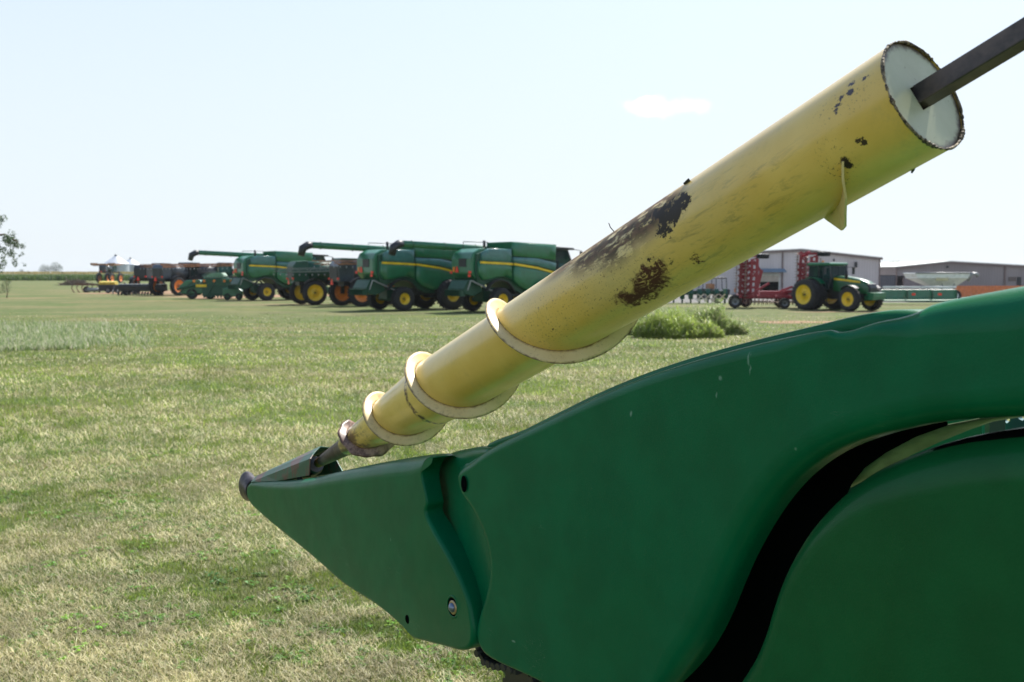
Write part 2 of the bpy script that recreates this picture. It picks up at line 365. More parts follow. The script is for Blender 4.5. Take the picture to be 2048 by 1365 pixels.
def smooth_closed(P_, sub=5):
    n = len(P_); out = []
    for i in range(n):
        p0, p1, p2, p3 = (np.array(P_[(i + j) % n], float) for j in (-1, 0, 1, 2))
        d1 = max(np.linalg.norm((p2 - p1)[:2]), 1e-6) ** .5; d0 = max(np.linalg.norm((p1 - p0)[:2]), 1e-6) ** .5; d2 = max(np.linalg.norm((p3 - p2)[:2]), 1e-6) ** .5
        m1 = (p2 - p1) + d1 * ((p1 - p0) / d0 - (p2 - p0) / (d0 + d1)); m2 = (p2 - p1) + d1 * ((p3 - p2) / d2 - (p3 - p1) / (d1 + d2))
        for k in range(sub):
            s = k / sub; out.append((2 * s**3 - 3 * s**2 + 1) * p1 + (s**3 - 2 * s**2 + s) * m1 + (-2 * s**3 + 3 * s**2) * p2 + (s**3 - s**2) * m2)
    return np.array(out)
def pillow(name, pts, wf, mat, parent, r=.02, sk=.05, drop=0., sub=5, sil=True, rings=8):
    """moulded shell: outline points (px, py[, r, skirt, drop]) on the side surface, rounded over its border and turned inward"""
    P_ = []
    for p in pts:
        q = list(p[2:]) + [None] * 3; rq = (q[0] if q[0] is not None else r) * (.75 if sil else 0)
        u_, z_ = un(p[0], p[1], (lambda a, rq=rq: wf(a) - rq) if callable(wf) else wf - rq)
        P_.append((u_, z_, q[0] if q[0] is not None else r, q[1] if q[1] is not None else sk, q[2] if q[2] is not None else drop))
    S = smooth_closed(P_, sub); n = len(S)
    area = .5 * sum(S[i][0] * S[(i + 1) % n][1] - S[(i + 1) % n][0] * S[i][1] for i in range(n)); sg = 1 if area > 0 else -1
    tg = np.roll(S[:, :2], -1, 0) - np.roll(S[:, :2], 1, 0); tg /= np.linalg.norm(tg, axis=1)[:, None]
    nin = np.stack([-tg[:, 1], tg[:, 0]], 1) * sg
    for _ in range(3): nin = (np.roll(nin, 1, 0) + 2 * nin + np.roll(nin, -1, 0)); nin /= np.linalg.norm(nin, axis=1)[:, None]
    W = (lambda q: wf(q)) if callable(wf) else (lambda q: wf)
    v = []; J = rings
    def ring(ins, dw, dz=0):
        for i in range(n):
            u_, z_ = S[i, :2] + nin[i] * ins[i]; v.append(H3(u_, W(u_) + dw[i], z_ + (dz[i] if dz is not 0 else 0)))
    rr_ = np.maximum(S[:, 2], .0005); sk_ = np.maximum(S[:, 3], .001); dr = np.maximum(S[:, 4], 0)
    z0 = np.zeros(n)
    ring(z0, -rr_ - sk_, -dr)
    ring(z0, -rr_ - sk_ * .7, -dr * .35)
    ring(z0, -rr_ - sk_ * .35, -dr * .03)
    for j in range(J + 1):
        a = j / J * PI / 2; ring(rr_ * (1 - math.cos(a)), -rr_ + rr_ * math.sin(a), z0)
    ring(rr_ + .0015, z0, z0)
    f = []
    for j in range(J + 4):
        for i in range(n):
            a = j * n + i; b = j * n + (i + 1) % n; f.append((a, b, b + n, a + n))
    me = bpy.data.meshes.new(name); base = (J + 4) * n
    bm = bmesh.new(); bv = [bm.verts.new(x) for x in v]
    for q in f:
        try: bm.faces.new([bv[i] for i in q])
        except ValueError: pass
    cap = bm.faces.new([bv[base + i] for i in range(n)])
    bmesh.ops.recalc_face_normals(bm, faces=bm.faces)
    for q in bm.faces: q.smooth = True
    cap.smooth = False
    bmesh.ops.triangulate(bm, faces=[cap], ngon_method='BEAUTY')
    bm.to_mesh(me); bm.free(); me.materials.append(mat)
    o = bpy.data.objects.new(name, me); col.objects.link(o); o.parent = parent; return o

WS = lambda u_: .045 + .075 * min(max(u_, 0), 3)
WN = .15; WM = .205
def shell_mat(name, c, rough=.42, scr=True):
    t = MT(name, rough, spec=.07, coat=.22); t.set('Coat Roughness', .2); P = t.tc.outputs['Object']
    lowf = t.noise(2.2, 2); mot = t.noise(9, 4)
    b = t.mix(t.step(mot, .3, .7), tuple(x * .9 for x in c), tuple(x * 1.1 for x in c))
    b = t.mix(t.math('MULTIPLY', t.step(lowf, .45, .75), .35), b, (c[0] * 1.6 + .002, c[1] * .92, c[2] * .7))
    # dust settled as faint film and fine scratches
    dust = t.step(t.noise(40, 6, .8), .55, .8)
    b = t.mix(t.math('MULTIPLY', dust, .012), b, (.3, .3, .22))
    if scr:
        sv = t.vmath('MULTIPLY', P, (18, 18, 60)); s1 = t.noise(1.0, 2, .5, sv, 1.5)
        ln_ = t.step(t.math('ABSOLUTE', t.math('SUBTRACT', s1, .5)), .0035, .0008)
        msk = t.step(t.noise(5, 3, .6), .62, .70)
        b = t.mix(t.math('MULTIPLY', t.math('MULTIPLY', ln_, msk), .5), b, (.25, .33, .27))
    wv = t.vmath('ADD', P, t.vmath('MULTIPLY', t.vmath('SUBTRACT', t.noise(60, 3, .6, P, 0, 'Color'), (.5, .5, .5)), (.012, .012, .004)))
    for px, py, L, wd_ in ((1497, 715, .022, .0016), (1502, 702, .012, .0012), (1441, 757, .006, .003), (1432, 790, .008, .0014), (1263, 828, .008, .002), (1500, 740, .012, .001), (781, 1080, .007, .0012), (958, 1190, .012, .0016), (963, 1210, .014, .0012), (1027, 1283, .004, .004), (1700, 905, .004, .005), (1590, 900, .005, .002)):
        q = un(px, py, WS if px < 950 else WM); c3 = H3(q[0], (WS(q[0]) if px < 950 else WM), q[1])
        l_ = t.vmath('LENGTH', t.vmath('MULTIPLY', t.vmath('SUBTRACT', wv, tuple(c3)), (1 / (wd_ * 2.2), 1 / (wd_ * 2.2), 1 / L)), out='Value')
        b = t.mix(t.math('MULTIPLY', t.step(l_, 1, .3), .55), b, (.22, .36, .28))
    t.base(b)
    t.set('Roughness', t.math('MULTIPLY_ADD', t.noise(14, 5, .7), .22, rough - .1))
    bn = t.bump(t.math('ADD', t.noise(260, 2), t.math('MULTIPLY', t.noise(5, 2), 6)), .09, .004)
    return t.m
SH = shell_mat('moulded_green_shell', (.0002, .108, .042), .44)
SH2 = shell_mat('moulded_green_shield', (.004, .09, .026), .5)
INN = paint('inner_green_steel', (.01, .1, .04), .55)
LIT = paint('lit_green_steel', (.20, .28, .15), .6, var=.25, scale=20)  # light falling on the arch strip is put into this pale colour

# --- snout
snout = pillow('snout', [
    (503, 966, .02, .05), (540, 963, .03, .07), (575, 962, .035, .08, .02), (620, 957, .04, .09, .04), (680, 943, .045, .1, .06), (740, 930, .05, .12, .09), (800, 919, .05, .14, .1), (845, 912, .05, .15, .1),
    (868, 910, .03, .12, .06), (872, 915, .008, .05), (854, 926, .006, .05), (846, 950, .006, .05), (853, 985, .006, .045), (857, 1008, .008, .045), (855, 1024, .01, .045),
    (872, 1060, .012, .05), (898, 1105, .012, .05), (922, 1152, .012, .05), (941, 1200, .012, .05), (948, 1235, .012, .05), (951, 1270, .012, .05), (946, 1292, .012, .05), (930, 1301, .012, .05),
    (889, 1292, .012, .045), (846, 1281, .012, .04), (828, 1275, .012, .04), (803, 1249, .012, .04), (760, 1213, .014, .04), (691, 1168, .016, .04), (640, 1123, .018, .04), (588, 1080, .02, .04), (546, 1046, .02, .04), (520, 1023, .02, .04), (505, 1008, .016, .04), (498, 990, .016, .04), (498, 974, .016, .04)],
    WS, SH, header)
# --- neck between snout and main hood
neck = pillow('hood_neck', [
    (864, 938, .03, .07), (878, 921, .04, .08, .01), (905, 905, .045, .1, .01), (935, 898, .03, .16, .02), (962, 895, .02, .2, .04), (982, 905, .01, .05), (982, 960, .01), (990, 1030, .01), (1004, 1100, .01), (1006, 1160, .01), (992, 1220, .01), (968, 1246, .01), (945, 1238, .02), (925, 1200, .03), (900, 1140, .04), (874, 1075, .045), (860, 1010, .045), (858, 965, .04)],
    (lambda u_: .112 + .21 * (u_ - 1.97)), SH, header, r=.035, sk=.05)
# --- main hood side
main = pillow('hood_side', [
    (921, 948, .02, .05), (950, 923, .018, .04), (985, 896, .022, .015), (1050, 863), (1120, 829), (1200, 791), (1300, 751), (1400, 719), (1500, 692), (1560, 678), (1605, 669, .016), (1640, 663, .012), (1660, 661, .01), (1676, 665, .01), (1700, 662, .014), (1753, 645, .02), (1805, 634, .03),
    (1836, 623, .04), (1862, 610, .045, .22, .01), (1906, 598, .05, .3, .02), (1972, 585, .055, .34, .03), (2048, 571, .06, .34, .03), (2150, 555, .05, .34, .03), (2260, 545, .03, .3, .03), (2330, 556, .01, .05), (2356, 610, .01, .05), (2360, 690, .01, .05), (2350, 770, .01, .05), (2310, 815, .01, .05), (2240, 828, .015, .05),  # top skirt made deep here to keep the sun off the end shield
    (2160, 832, .042, .03), (2048, 834, .042, .03), (1960, 838, .042, .03), (1880, 845, .042, .03), (1800, 860, .042, .03), (1725, 881, .042, .03), (1660, 909, .042, .03), (1605, 948, .042, .03), (1562, 993, .042, .03), (1525, 1046, .042, .03), (1490, 1108, .042, .03), (1462, 1170, .042, .03), (1440, 1225, .042, .03),
    (1412, 1282, .042, .03), (1375, 1335, .042, .03), (1330, 1385, .03, .02), (1270, 1420, .02, .05), (1180, 1410, .015, .03), (1110, 1376, .012, .02), (1040, 1343, .012, .02), (1000, 1325, .012, .02), (972, 1306, .014, .02), (961, 1285, .014, .02), (958, 1262, .02, .02), (965, 1228, .025, .02), (980, 1180, .03, .02), (988, 1130, .035, .02), (980, 1080, .035, .02), (955, 1025, .03, .02), (928, 985, .02, .03)],
    WM, SH, header, r=.022, sk=.004)
# sunlit shelf with a dark slot where the neck meets the hood
nr_ = [(921, 947), (935, 936), (952, 922), (972, 906), (988, 897)]; fr_ = [(919, 903), (932, 899), (948, 896), (964, 893.5), (978, 892)]
m = MB(); vs = [H3(*(lambda q: (q[0], WM - .012, q[1]))(un(px, py, WM - .012))) for px, py in nr_] + [H3(*(lambda q: (q[0], .02, q[1]))(un(px, py, .02))) for px, py in fr_]
m.add(vs, [(k, k + 1, k + 6, k + 5) for k in range(4)], True); sh_ = m.build('hood_shelf', SH, header); q_ = sh_.modifiers.new('thickness', 'SOLIDIFY'); q_.thickness = .004
def lerpv(a, b, f): return a * (1 - f) + b * f
g_ = lambda i, f: lerpv(V(vs[i]), V(vs[i + 5]), f) + V((0, 0, .004))
m = MB(); m.add([g_(1, .72), g_(2, .80), g_(3, .84), g_(3, .58), g_(2, .50), g_(1, .6)], [(0, 1, 2, 3, 4, 5)]); m.build('latch_slot', HOLE, sh_)
# --- inner hood lip behind the groove
lip = pillow('hood_crest', [
    (975, 893, .01, .03, .1), (1050, 859, .01, .05, .2), (1120, 824, .01, .05, .25), (1200, 785, .012, .05, .3), (1300, 744, .012, .05, .3), (1400, 711, .012, .05, .3), (1500, 683, .013, .05, .3), (1600, 658.5, .014, .22, .08), (1644, 648, .014, .26, .06), (1688, 637, .014, .28, .05), (1731, 628, .016, .28, .05), (1775, 621, .018, .28, .05), (1815, 619.5, .02, .28, .05), (1845, 623, .02, .28, .05), (1900, 640, .02, .2, .1),  # skirt widened towards the right end to shade the shield below
    (1950, 680), (1700, 730), (1500, 770), (1300, 830), (1150, 890), (1040, 920)], .135, SH, header, r=.02, sk=.03)
# far flank of the hood, falling away on the inner side
m = MB(); us = np.linspace(.7, 2.75, 34); top = []
def ztop(u_): return float(np.interp(u_, [0, .7, 1.65, 2.4, 3.0, 3.6], [1.55, 1.61, 1.80, 2.06, 2.22, 2.34]))
vs = []; fs = []
for i, u_ in enumerate(us):
    zt = ztop(u_) - .10
    for w_, dz in ((.05, -.03), (-.02, -.12), (-.10, -.24), (-.16, -.40), (-.18, -.6)):
        k = min(1, .35 + u_ * .3); vs.append(H3(u_, w_ * k + .02, max(zt + dz * k * min(1, .35 + .25 * u_), float(np.interp(u_, [.7, 1.2, 1.8, 2.4], [1.47, 1.42, 1.36, 1.36])))))
for i in range(len(us) - 1):
    for j in range(4): a = i * 5 + j; fs.append((a, a + 1, a + 6, a + 5))
m.add(vs, fs, True); m.build('hood_flank', SH, header)
# --- rear shield
shield = pillow('end_shield', [
    (2360, 838, .08, .1), (2200, 846, .08, .1), (2100, 853, .07, .1), (2000, 863, .07, .1), (1940, 873, .07, .1), (1890, 886, .07, .1), (1844, 901, .068, .1), (1800, 919, .065, .1), (1757, 940, .06, .1), (1712, 970, .055, .1), (1668, 1010, .05, .1), (1628, 1056, .045, .1), (1595, 1108, .04, .1), (1570, 1160, .035, .1), (1552, 1212, .035, .1), (1537, 1262, .035, .1), (1518, 1308, .035, .1), (1492, 1352, .035, .1),
    (1460, 1400, .03, .1), (1445, 1460, .02, .1), (1450, 1530, .01, .02), (1500, 1600, .01, .02), (1600, 1660, .01, .02), (1750, 1700, .01, .02), (1950, 1720, .01, .02), (2150, 1720, .01, .02), (2300, 1700, .01, .02), (2350, 1600, .01, .02), (2360, 1400, .01, .02), (2360, 1200, .01, .02), (2360, 1000, .02, .02), (2365, 900, .04, .05)], .175, SH2, header, r=.05, sk=.1)
# added black tube standing for the shade along the top of the shield
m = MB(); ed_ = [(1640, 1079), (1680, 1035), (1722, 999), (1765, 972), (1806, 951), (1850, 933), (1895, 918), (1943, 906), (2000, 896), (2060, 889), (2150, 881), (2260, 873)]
m.tube([H3(*(lambda q: (q[0], .122, q[1]))(un(a, b, .122))) for a, b in ed_], [.004, .008, .012, .016, .019, .021, .022, .023, .024, .024, .024, .024], 14); m.build('shade_band', HOLE, shield)
# --- arch strip coloured as if lit, plates and toothed comb seen through the gap
def strip(name, pts, w0, w1, mat, dz=0, parent=header):
    m = MB(); n = len(pts); vs = []
    for px, py in pts: u_, z_ = un(px, py, w0); vs.append(H3(u_, w0, z_))
    for px, py in pts: u_, z_ = un(px, py, w0); vs.append(H3(u_, w1, z_ + dz))
    m.add(vs, [(i, i + 1, i + 1 + n, i + n) for i in range(n - 1)], True); o = m.build(name, mat, parent)
    s = o.modifiers.new('thickness', 'SOLIDIFY'); s.thickness = .004; return o
up_ = [(1698, 966), (1760, 903), (1830, 866), (1900, 848), (1985, 832), (2100, 820)]; lo_ = [(1700, 972), (1757, 942), (1820, 908), (1880, 880), (1935, 857), (1985, 839), ]
m = MB(); vs = [H3(*(lambda q: (q[0], -.06, q[1]))(un(px, py, -.06))) for px, py in up_] + [H3(*(lambda q: (q[0], -.10, q[1]))(un(px, py, -.10))) for px, py in lo_]
m.add(vs, [(k, k + 1, k + 7, k + 6) for k in range(5)], True); o = m.build('arch_strip', LIT, header); s_ = o.modifiers.new('thickness', 'SOLIDIFY'); s_.thickness = .004
def plate(name, pts, w_, th, mat, parent=header):
    m = MB(); n = len(pts); P2 = [un(px, py, w_) for px, py in pts]
    vs = [H3(a, w_, b) for a, b in P2] + [H3(a, w_ - th, b) for a, b in P2]
    m.add(vs, [tuple(range(n)), tuple(range(2 * n - 1, n - 1, -1))] + [(i, (i + 1) % n, (i + 1) % n + n, i + n) for i in range(n)]); return m.build(name, mat, parent)
plate('inner_green_plate', [(1850, 830), (1962, 820), (1966, 920), (1800, 960)], -.30, .01, paint('fresh_green_paint', (.02, .24, .10), .4))
teeth = [(1966, 800), (1966, 925), (2100, 925), (2200, 925), (2200, 800), (2085, 800), (2079, 838), (2072, 843), (2064, 838), (2054, 800), (2052, 836), (2045, 842), (2037, 838), (2022, 800), (2020, 842), (2014, 847), (2006, 843), (1998, 800)]
plate('toothed_comb', teeth, -.38, .015, GREEN_SKY)
m = MB(); a_ = un(2001, 800, -.35); b_ = un(2001, 930, -.35); m.bar(H3(a_[0], -.35, a_[1]), H3(b_[0], -.35, b_[1]), .012, .012); m.build('comb_rib', DARK, header)
# black sheet added inside the hood for the deep shade in the gap
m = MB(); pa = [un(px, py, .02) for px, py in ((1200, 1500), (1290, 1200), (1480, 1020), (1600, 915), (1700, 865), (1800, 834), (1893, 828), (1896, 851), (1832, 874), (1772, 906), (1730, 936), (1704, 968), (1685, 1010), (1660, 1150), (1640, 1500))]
m.add([H3(a, .02, b) for a, b in pa], [tuple(range(len(pa)))]); m.build('gap_shade', HOLE, header)

# --- snout fittings
def disc(name, px, py, w_, r_, th, mat, parent, seg=28, ring=None, dome=0):
    u_, z_ = un(px, py, w_ if not callable(w_) else w_); W_ = w_(u_) if callable(w_) else w_
    m = MB(); prof = ([(ring, 0), (ring, th), (r_, th), (r_, 0)] if ring else [(r_, 0), (r_, th * .7), (r_ * .85, th), (r_ * .4, th + dome), (0.0001, th + dome * 1.2)])
    vs = []; n = len(prof)
    for k in range(seg):
        a = 2 * PI * k / seg
        for r1, h1 in prof: vs.append(H3(u_ + r1 * math.cos(a), W_ + h1, z_ + r1 * math.sin(a)))
    fs = [(k * n + i, k * n + i + 1, ((k + 1) % seg) * n + i + 1, ((k + 1) % seg) * n + i) for k in range(seg) for i in range(n - 1)]
    m.add(vs, fs, True); return m.build(name, mat, parent)
bolt = disc('bolt_recess', 906, 1214, WS, .0245, .0012, HOLE, snout)
disc('washer', 907, 1215, WS, .018, .004, paint('brass_washer', (.4, .3, .16), .4, .6), snout)
disc('bolt_head', 907, 1215, WS, .0125, .009, paint('blued_bolt', (.16, .2, .26), .3, .7), snout, dome=.004)
disc('drain_hole', 815, 1239, WS, .0125, .001, HOLE, snout)
disc('recess_rim', 906, 1214, WS, .030, .0018, SH, snout, ring=.0245)
m = MB(); u_, z_ = un(930, 968, WM); vs = []
for k in range(24):
    a = 2 * PI * k / 24; vs.append(H3(u_ + .0135 * math.cos(a), WM + .0035, z_ + .021 * math.sin(a)))
m.add(vs, [tuple(range(24))]); m.build('slot_hole', HOLE, main)
m = MB(); vs = []; P2 = [un(px, py, WN + .0) for px, py in ((934, 907), (946, 901), (968, 899), (956, 908), (940, 915))]
# rubber tip
t = MT('worn_tip_steel', .38, .55); t.base(t.mix(t.step(t.noise(30, 5, .7), .4, .65), (.045, .038, .038), (.10, .085, .085))); t.bump(t.noise(60, 4), .2, .003); TIPM = t.m
m = MB(); ut, zt = un(499, 977, .02); rings = [(-.040, .058, .034, 0), (-.038, .066, .040, 0), (-.028, .066, .041, 0), (-.012, .060, .040, -.001), (.012, .055, .040, -.002), (.035, .053, .040, -.004), (.045, .048, .038, -.005)]
seg = 24; vs = []
for du, rz_, rw_, oz in rings:
    for k in range(seg):
        a = 2 * PI * k / seg; vs.append(H3(ut + du + .03 * -math.sin(a) * rz_ / .06 * .35, .015 + rw_ * math.cos(a), zt + rz_ * math.sin(a) * (1 if math.sin(a) > 0 else .92) + oz - .0))
fs = [(j * seg + k, j * seg + (k + 1) % seg, (j + 1) * seg + (k + 1) % seg, (j + 1) * seg + k) for j in range(len(rings) - 1) for k in range(seg)] + [tuple(range(seg))]
m.add(vs, fs, True); m.build('snout_tip', TIPM, header)
# bearing cover plate over the auger tip
t = MT('worn_cover_plate', .45, .25); P = t.tc.outputs['Object']
wear = t.step(t.noise(9, 6, .7, None, .6), .52, .6)
c = t.mix(wear, (.035, .10, .07), (.12, .06, .055)); t.base(c); t.bump(t.noise(40, 4), .2, .003); COV = t.m
m = MB()
nearW, ridW, farW = .062, .035, -.085
tip = un(502, 965.5, nearW); tiptop = un(513, 953, ridW); b1 = un(619, 951, nearW); b0 = un(557, 962, nearW)
r1 = un(621, 918, nearW); t1 = un(629, 905, ridW); rid0 = un(530, 953, nearW)
f0 = un(641, 893.5, -.03); f1 = un(661, 896, farW); f2 = un(686, 944, farW); f3 = un(640, 955, farW); ftip = un(520, 955, -.03)
vs = [H3(tip[0], nearW, tip[1]), H3(b0[0], nearW, b0[1]), H3(b1[0], nearW, b1[1]), H3(r1[0], nearW, r1[1]), H3(rid0[0], nearW - .006, rid0[1]),
      H3(t1[0], ridW, t1[1]), H3(tiptop[0], ridW, tiptop[1]), H3(f0[0], -.03, f0[1]), H3(ftip[0], -.03, ftip[1]), H3(f1[0], farW, f1[1]), H3(f2[0], farW, f2[1]), H3(f3[0], farW, f3[1]), H3(ftip[0], farW + .02, ftip[1] - .03)]
m.add(vs, [(0, 1, 2, 3, 4), (4, 3, 5, 6), (6, 5, 7, 8), (8, 7, 9, 12), (12, 9, 10, 11), (0, 4, 6)])
o = m.build('bearing_cover', COV, header); s = o.modifiers.new('thickness', 'SOLIDIFY'); s.thickness = .004; s.offset = 0
bc = o
m = MB(); pb = A0 + NAX * 2.70 - O0; m.tube([pb, pb + NAX * .02, pb + NAX * .05], [.03, .036, .036], 24); m.build('bearing', BLK, bc)
m = MB(); a_ = un(600, 959, .03); m.bar(H3(a_[0], .03, a_[1] + .02), H3(a_[0], .03, a_[1] - .05), .02); m.build('cover_bolt', DARK, bc)
# --- chain, sprocket and under frame at the back of the snout
def chain(parent):
    wv = .10; pts = [(962, 1262), (958, 1285), (962, 1305), (975, 1322), (995, 1331), (1015, 1333), (1040, 1345)]
    P2 = [V(H3(*(lambda q: (q[0], wv, q[1]))(un(px, py, wv)))) for px, py in pts]
    m = MB()
    for i in range(len(P2) - 1):
        L = (P2[i + 1] - P2[i]); n = max(1, round(L.length / .03))
        for k in range(n):
            a = P2[i] + L * (k / n); b = P2[i] + L * ((k + .85) / n)
            m.bar(a, b, .012, .022, QD); m.tube([a - QD * .016, a + QD * .016], .010, 10)
    m.build('gathering_chain', DARK, parent)
chain(header)
m = MB(); us_, zs_ = un(1050, 1372, .06)
vs = []; N_ = 72
for k in range(N_):
    a = 2 * PI * k / N_; r_ = .062 + (.012 if (k % 6) < 3 else 0); vs += [H3(us_ + r_ * math.cos(a), .08, zs_ + r_ * math.sin(a)), H3(us_ + r_ * math.cos(a), .06, zs_ + r_ * math.sin(a))]
m.add(vs, [tuple(range(0, 2 * N_, 2)), tuple(range(2 * N_ - 1, 0, -2))] + [(2 * k, 2 * ((k + 1) % N_), 2 * ((k + 1) % N_) + 1, 2 * k + 1) for k in range(N_)]); m.build('sprocket', BLK, header)
plate('knife_frame', [(952, 1235), (975, 1235), (1010, 1310), (1060, 1345), (1150, 1420), (1060, 1420), (1000, 1335), (962, 1300)], .06, .03, GREEN_D)
# back frame of the header, beyond the right edge of the photo, and the tube that carries the comb plates
m = MB(); m.bar(H3(4.05, -1.7, 1.15), H3(4.05, .2, 1.15), .16, .5); m.bar(H3(4.12, -1.7, 1.75), H3(4.12, .2, 1.75), .12, .12)
for w_ in (-1.6, -.7, .12): m.bar(H3(4.1, w_, 1.0), H3(4.12, w_, 1.8), .1)
m.build('back_frame', GREEN_D, header)
m = MB(); m.bar(H3(2.95, -.34, 1.93), H3(4.1, -.34, 1.75), .06); m.build('cross_tube', GREEN_D, header)
m = MB()
for u_ in (3.0, 3.15, 3.3): m.bar(H3(u_, -.34, 1.9), H3(u_, -.34, 2.12), .03)
m.build('comb_bracket', GREEN_D, header)
# carrier under the header (below the frame of the photo): what keeps the header up
m = MB(); m.box(-.06, .06, -.05, .05, 0, 1.0); 
sup = MB(); sup.bar(H3(2.2, 0, 1.02), H3(3.9, 0, 1.02), .12, .14)
sup.build('carrier_beam', GREEN_D, header)
for u_ in (2.4, 3.7):
    q = MB(); q.bar(H3(u_, 0, .95), H3(u_, 0, .03), .09); q.bar(H3(u_, -.25, .03), H3(u_, .22, .03), .12, .06); q.build('carrier_leg', DARK, header)

# --- auger
def rust_tube():
    t = MT('worn_yellow_tube', .36, spec=.5); t.set('Coat Roughness', .16); P = t.tc.outputs['Object']   # object z runs along the tube, x faces out, y up
    wob = t.noise(38, 6, .75, P, 0, 'Color'); W3 = t.vmath('MULTIPLY', t.vmath('SUBTRACT', wob, (.5, .5, .5)), (.10, .10, .10))
    PW = t.vmath('ADD', P, W3)
    PW2 = t.vmath('ADD', P, t.vmath('MULTIPLY', t.vmath('SUBTRACT', t.noise(110, 4, .7, P, 0, 'Color'), (.5, .5, .5)), (.022, .022, .022)))
    yel = t.mix(t.step(t.noise(5, 4), .3, .7), (.66, .445, .08), (.76, .545, .135))
    yel = t.mix(t.math('MULTIPLY', t.step(t.noise(17, 6, .8), .5, .78), .4), yel, (.42, .33, .10))
    S = t.n('ShaderNodeSeparateXYZ'); t.put(S.inputs[0], P)
    def spot(t_, th, rt, rr_, soft=.45, warp=PW):
        r_ = RT(t_); c_ = (r_ * math.cos(R(th)), r_ * math.sin(R(th)), t_)
        d = t.vmath('SUBTRACT', warp, c_); d = t.vmath('MULTIPLY', d, (1 / rr_, 1 / rr_, 1 / rt)); l = t.vmath('LENGTH', d, out='Value')
        return t.step(l, 1, 1 - soft)
    def many(L):
        acc = None
        for a in L:
            s = spot(*a); acc = s if acc is None else t.math('MAXIMUM', acc, s)
        return acc
    # streaky grime running along the tube
    sv = t.vmath('MULTIPLY', P, (60, 60, 14)); stre = t.noise(1, 5, .75, sv, .4)
    area = many([(.40, 0, .32, .13, .8, P), (.62, 20, .26, .12, .8, P), (.55, -40, .2, .1, .9, P)])
    c = t.mix(t.math('MULTIPLY', t.math('MULTIPLY', area, t.step(stre, .5, .68)), .5), yel, (.13, .12, .05))
    c = t.mix(t.math('MULTIPLY', many([(.45, 10, .2, .09, .95, P)]), .22), c, (.30, .29, .14))
    # worn pale zone with fine speckle
    spk = t.step(t.noise(170, 4, .75), .575, .66)
    zone = many([(.78, 14, .26, .17, .8, P), (.70, -25, .2, .1, .8, P), (1.0, 10, .22, .14, .95, P), (.08, 40, .10, .05, .9, P), (.14, -15, .05, .08, .9, P), (2.2, 0, .16, .1, .6, P)])
    c = t.mix(t.math('MULTIPLY', many([(.72, 12, .22, .14, .9, P)]), .45), c, (.50, .47, .24))
    c = t.mix(t.math('MULTIPLY', t.math('MULTIPLY', zone, .95), spk), c, (.085, .045, .03))
    spk2 = t.step(t.noise(75, 4, .7), .71, .75)
    c = t.mix(t.math('MULTIPLY', spk2, .75), c, (.12, .05, .025))
    # rubbed dark band on top
    rub = t.math('MULTIPLY', many([(.60, 60, .15, .085, .6, P), (.70, 58, .15, .095, .6, P), (.80, 62, .13, .075, .7, P), (.92, 74, .14, .05, .9, P)]), t.step(t.math('ADD', t.math('MULTIPLY', stre, .6), t.math('MULTIPLY', t.noise(26, 6, .8), .4)), .40, .49))
    c = t.mix(t.math('MULTIPLY', rub, .92), c, t.mix(t.step(t.noise(50, 4), .4, .6), (.035, .018, .014), (.10, .045, .03)))
    # solid patches: dark burnt one, brown rust one, small nicks
    blk = many([(.525, 38, .045, .030, .12), (.50, 42, .03, .024, .12), (.545, 26, .03, .014, .12), (.555, 50, .05, .016, .12), (.581, -13, .009, .007, .3)])
    hole = many([(.527, 45, .010, .008, .4)])
    c = t.mix(t.math('MULTIPLY', blk, t.math('SUBTRACT', 1, hole)), c, (.028, .020, .014))
    fr = t.step(t.noise(1, 6, .8, t.vmath('MULTIPLY', P, (70, 70, 32)), 1.2), .37, .46)
    rs = t.math('MULTIPLY', many([(.655, -22, .065, .036, .4), (.71, -33, .065, .028, .4), (.63, -12, .045, .024, .4), (.74, -22, .045, .02, .5), (.515, -28, .018, .008, .5)]), fr)
    c = t.mix(rs, c, (.075, .022, .014))
    nk = many([(.067, 43, 0.0088, 0.0063, .3, PW2), (.088, 43, 0.0075, 0.0050, .3, PW2), (.094, 37, 0.0088, 0.0050, .3, PW2), (.1, 33, 0.0075, 0.0037, .3, PW2), (.083, -5, 0.0100, 0.0050, .3, PW2), (.078, -9, 0.0075, 0.0050, .3, PW2), (.127, -17, 0.0100, 0.0137, .3, PW2), (.062, 52, 0.0075, 0.0050, .3, PW2), (.035, 48, 0.0063, 0.0050, .3, PW2), (.62, 2, 0.0075, 0.0050, .3, PW2), (1.0, -10, 0.0050, 0.0037, .3, PW2)])
    c = t.mix(nk, c, (.03, .016, .012))
    # seam weld and rusted narrow end
    Z = S.outputs[2]; zz = t.math('ADD', Z, t.math('MULTIPLY', t.math('SUBTRACT', t.noise(30, 4), .5), .03))
    seam = t.math('MULTIPLY', t.step(t.math('ABSOLUTE', t.math('SUBTRACT', zz, 1.735)), .014, .003), t.step(t.noise(80, 5, .8), .40, .52))
    c = t.mix(seam, c, (.10, .05, .03))
    endr = t.math('MULTIPLY', t.step(zz, 2.05, 2.25), t.step(t.noise(16, 5, .75, t.vmath('MULTIPLY', P, (1, 1, .5))), .56, .48))
    c = t.mix(t.math('MULTIPLY', endr, .8), c, (.09, .045, .03))
    rod = t.step(zz, 2.385, 2.40)
    c = t.mix(rod, c, t.mix(t.step(t.noise(14, 5, .7), .4, .6), (.13, .10, .075), (.20, .17, .13)))
    tipc = t.step(Z, 2.635, 2.645); c = t.mix(tipc, c, (.28, .15, .04))
    t.base(c)
    dark = t.math('MAXIMUM', t.math('MAXIMUM', rs, rub), t.math('MAXIMUM', blk, rod))
    t.set('Roughness', t.math('MULTIPLY_ADD', dark, .35, t.math('MULTIPLY_ADD', t.noise(22, 4), .16, .27)))
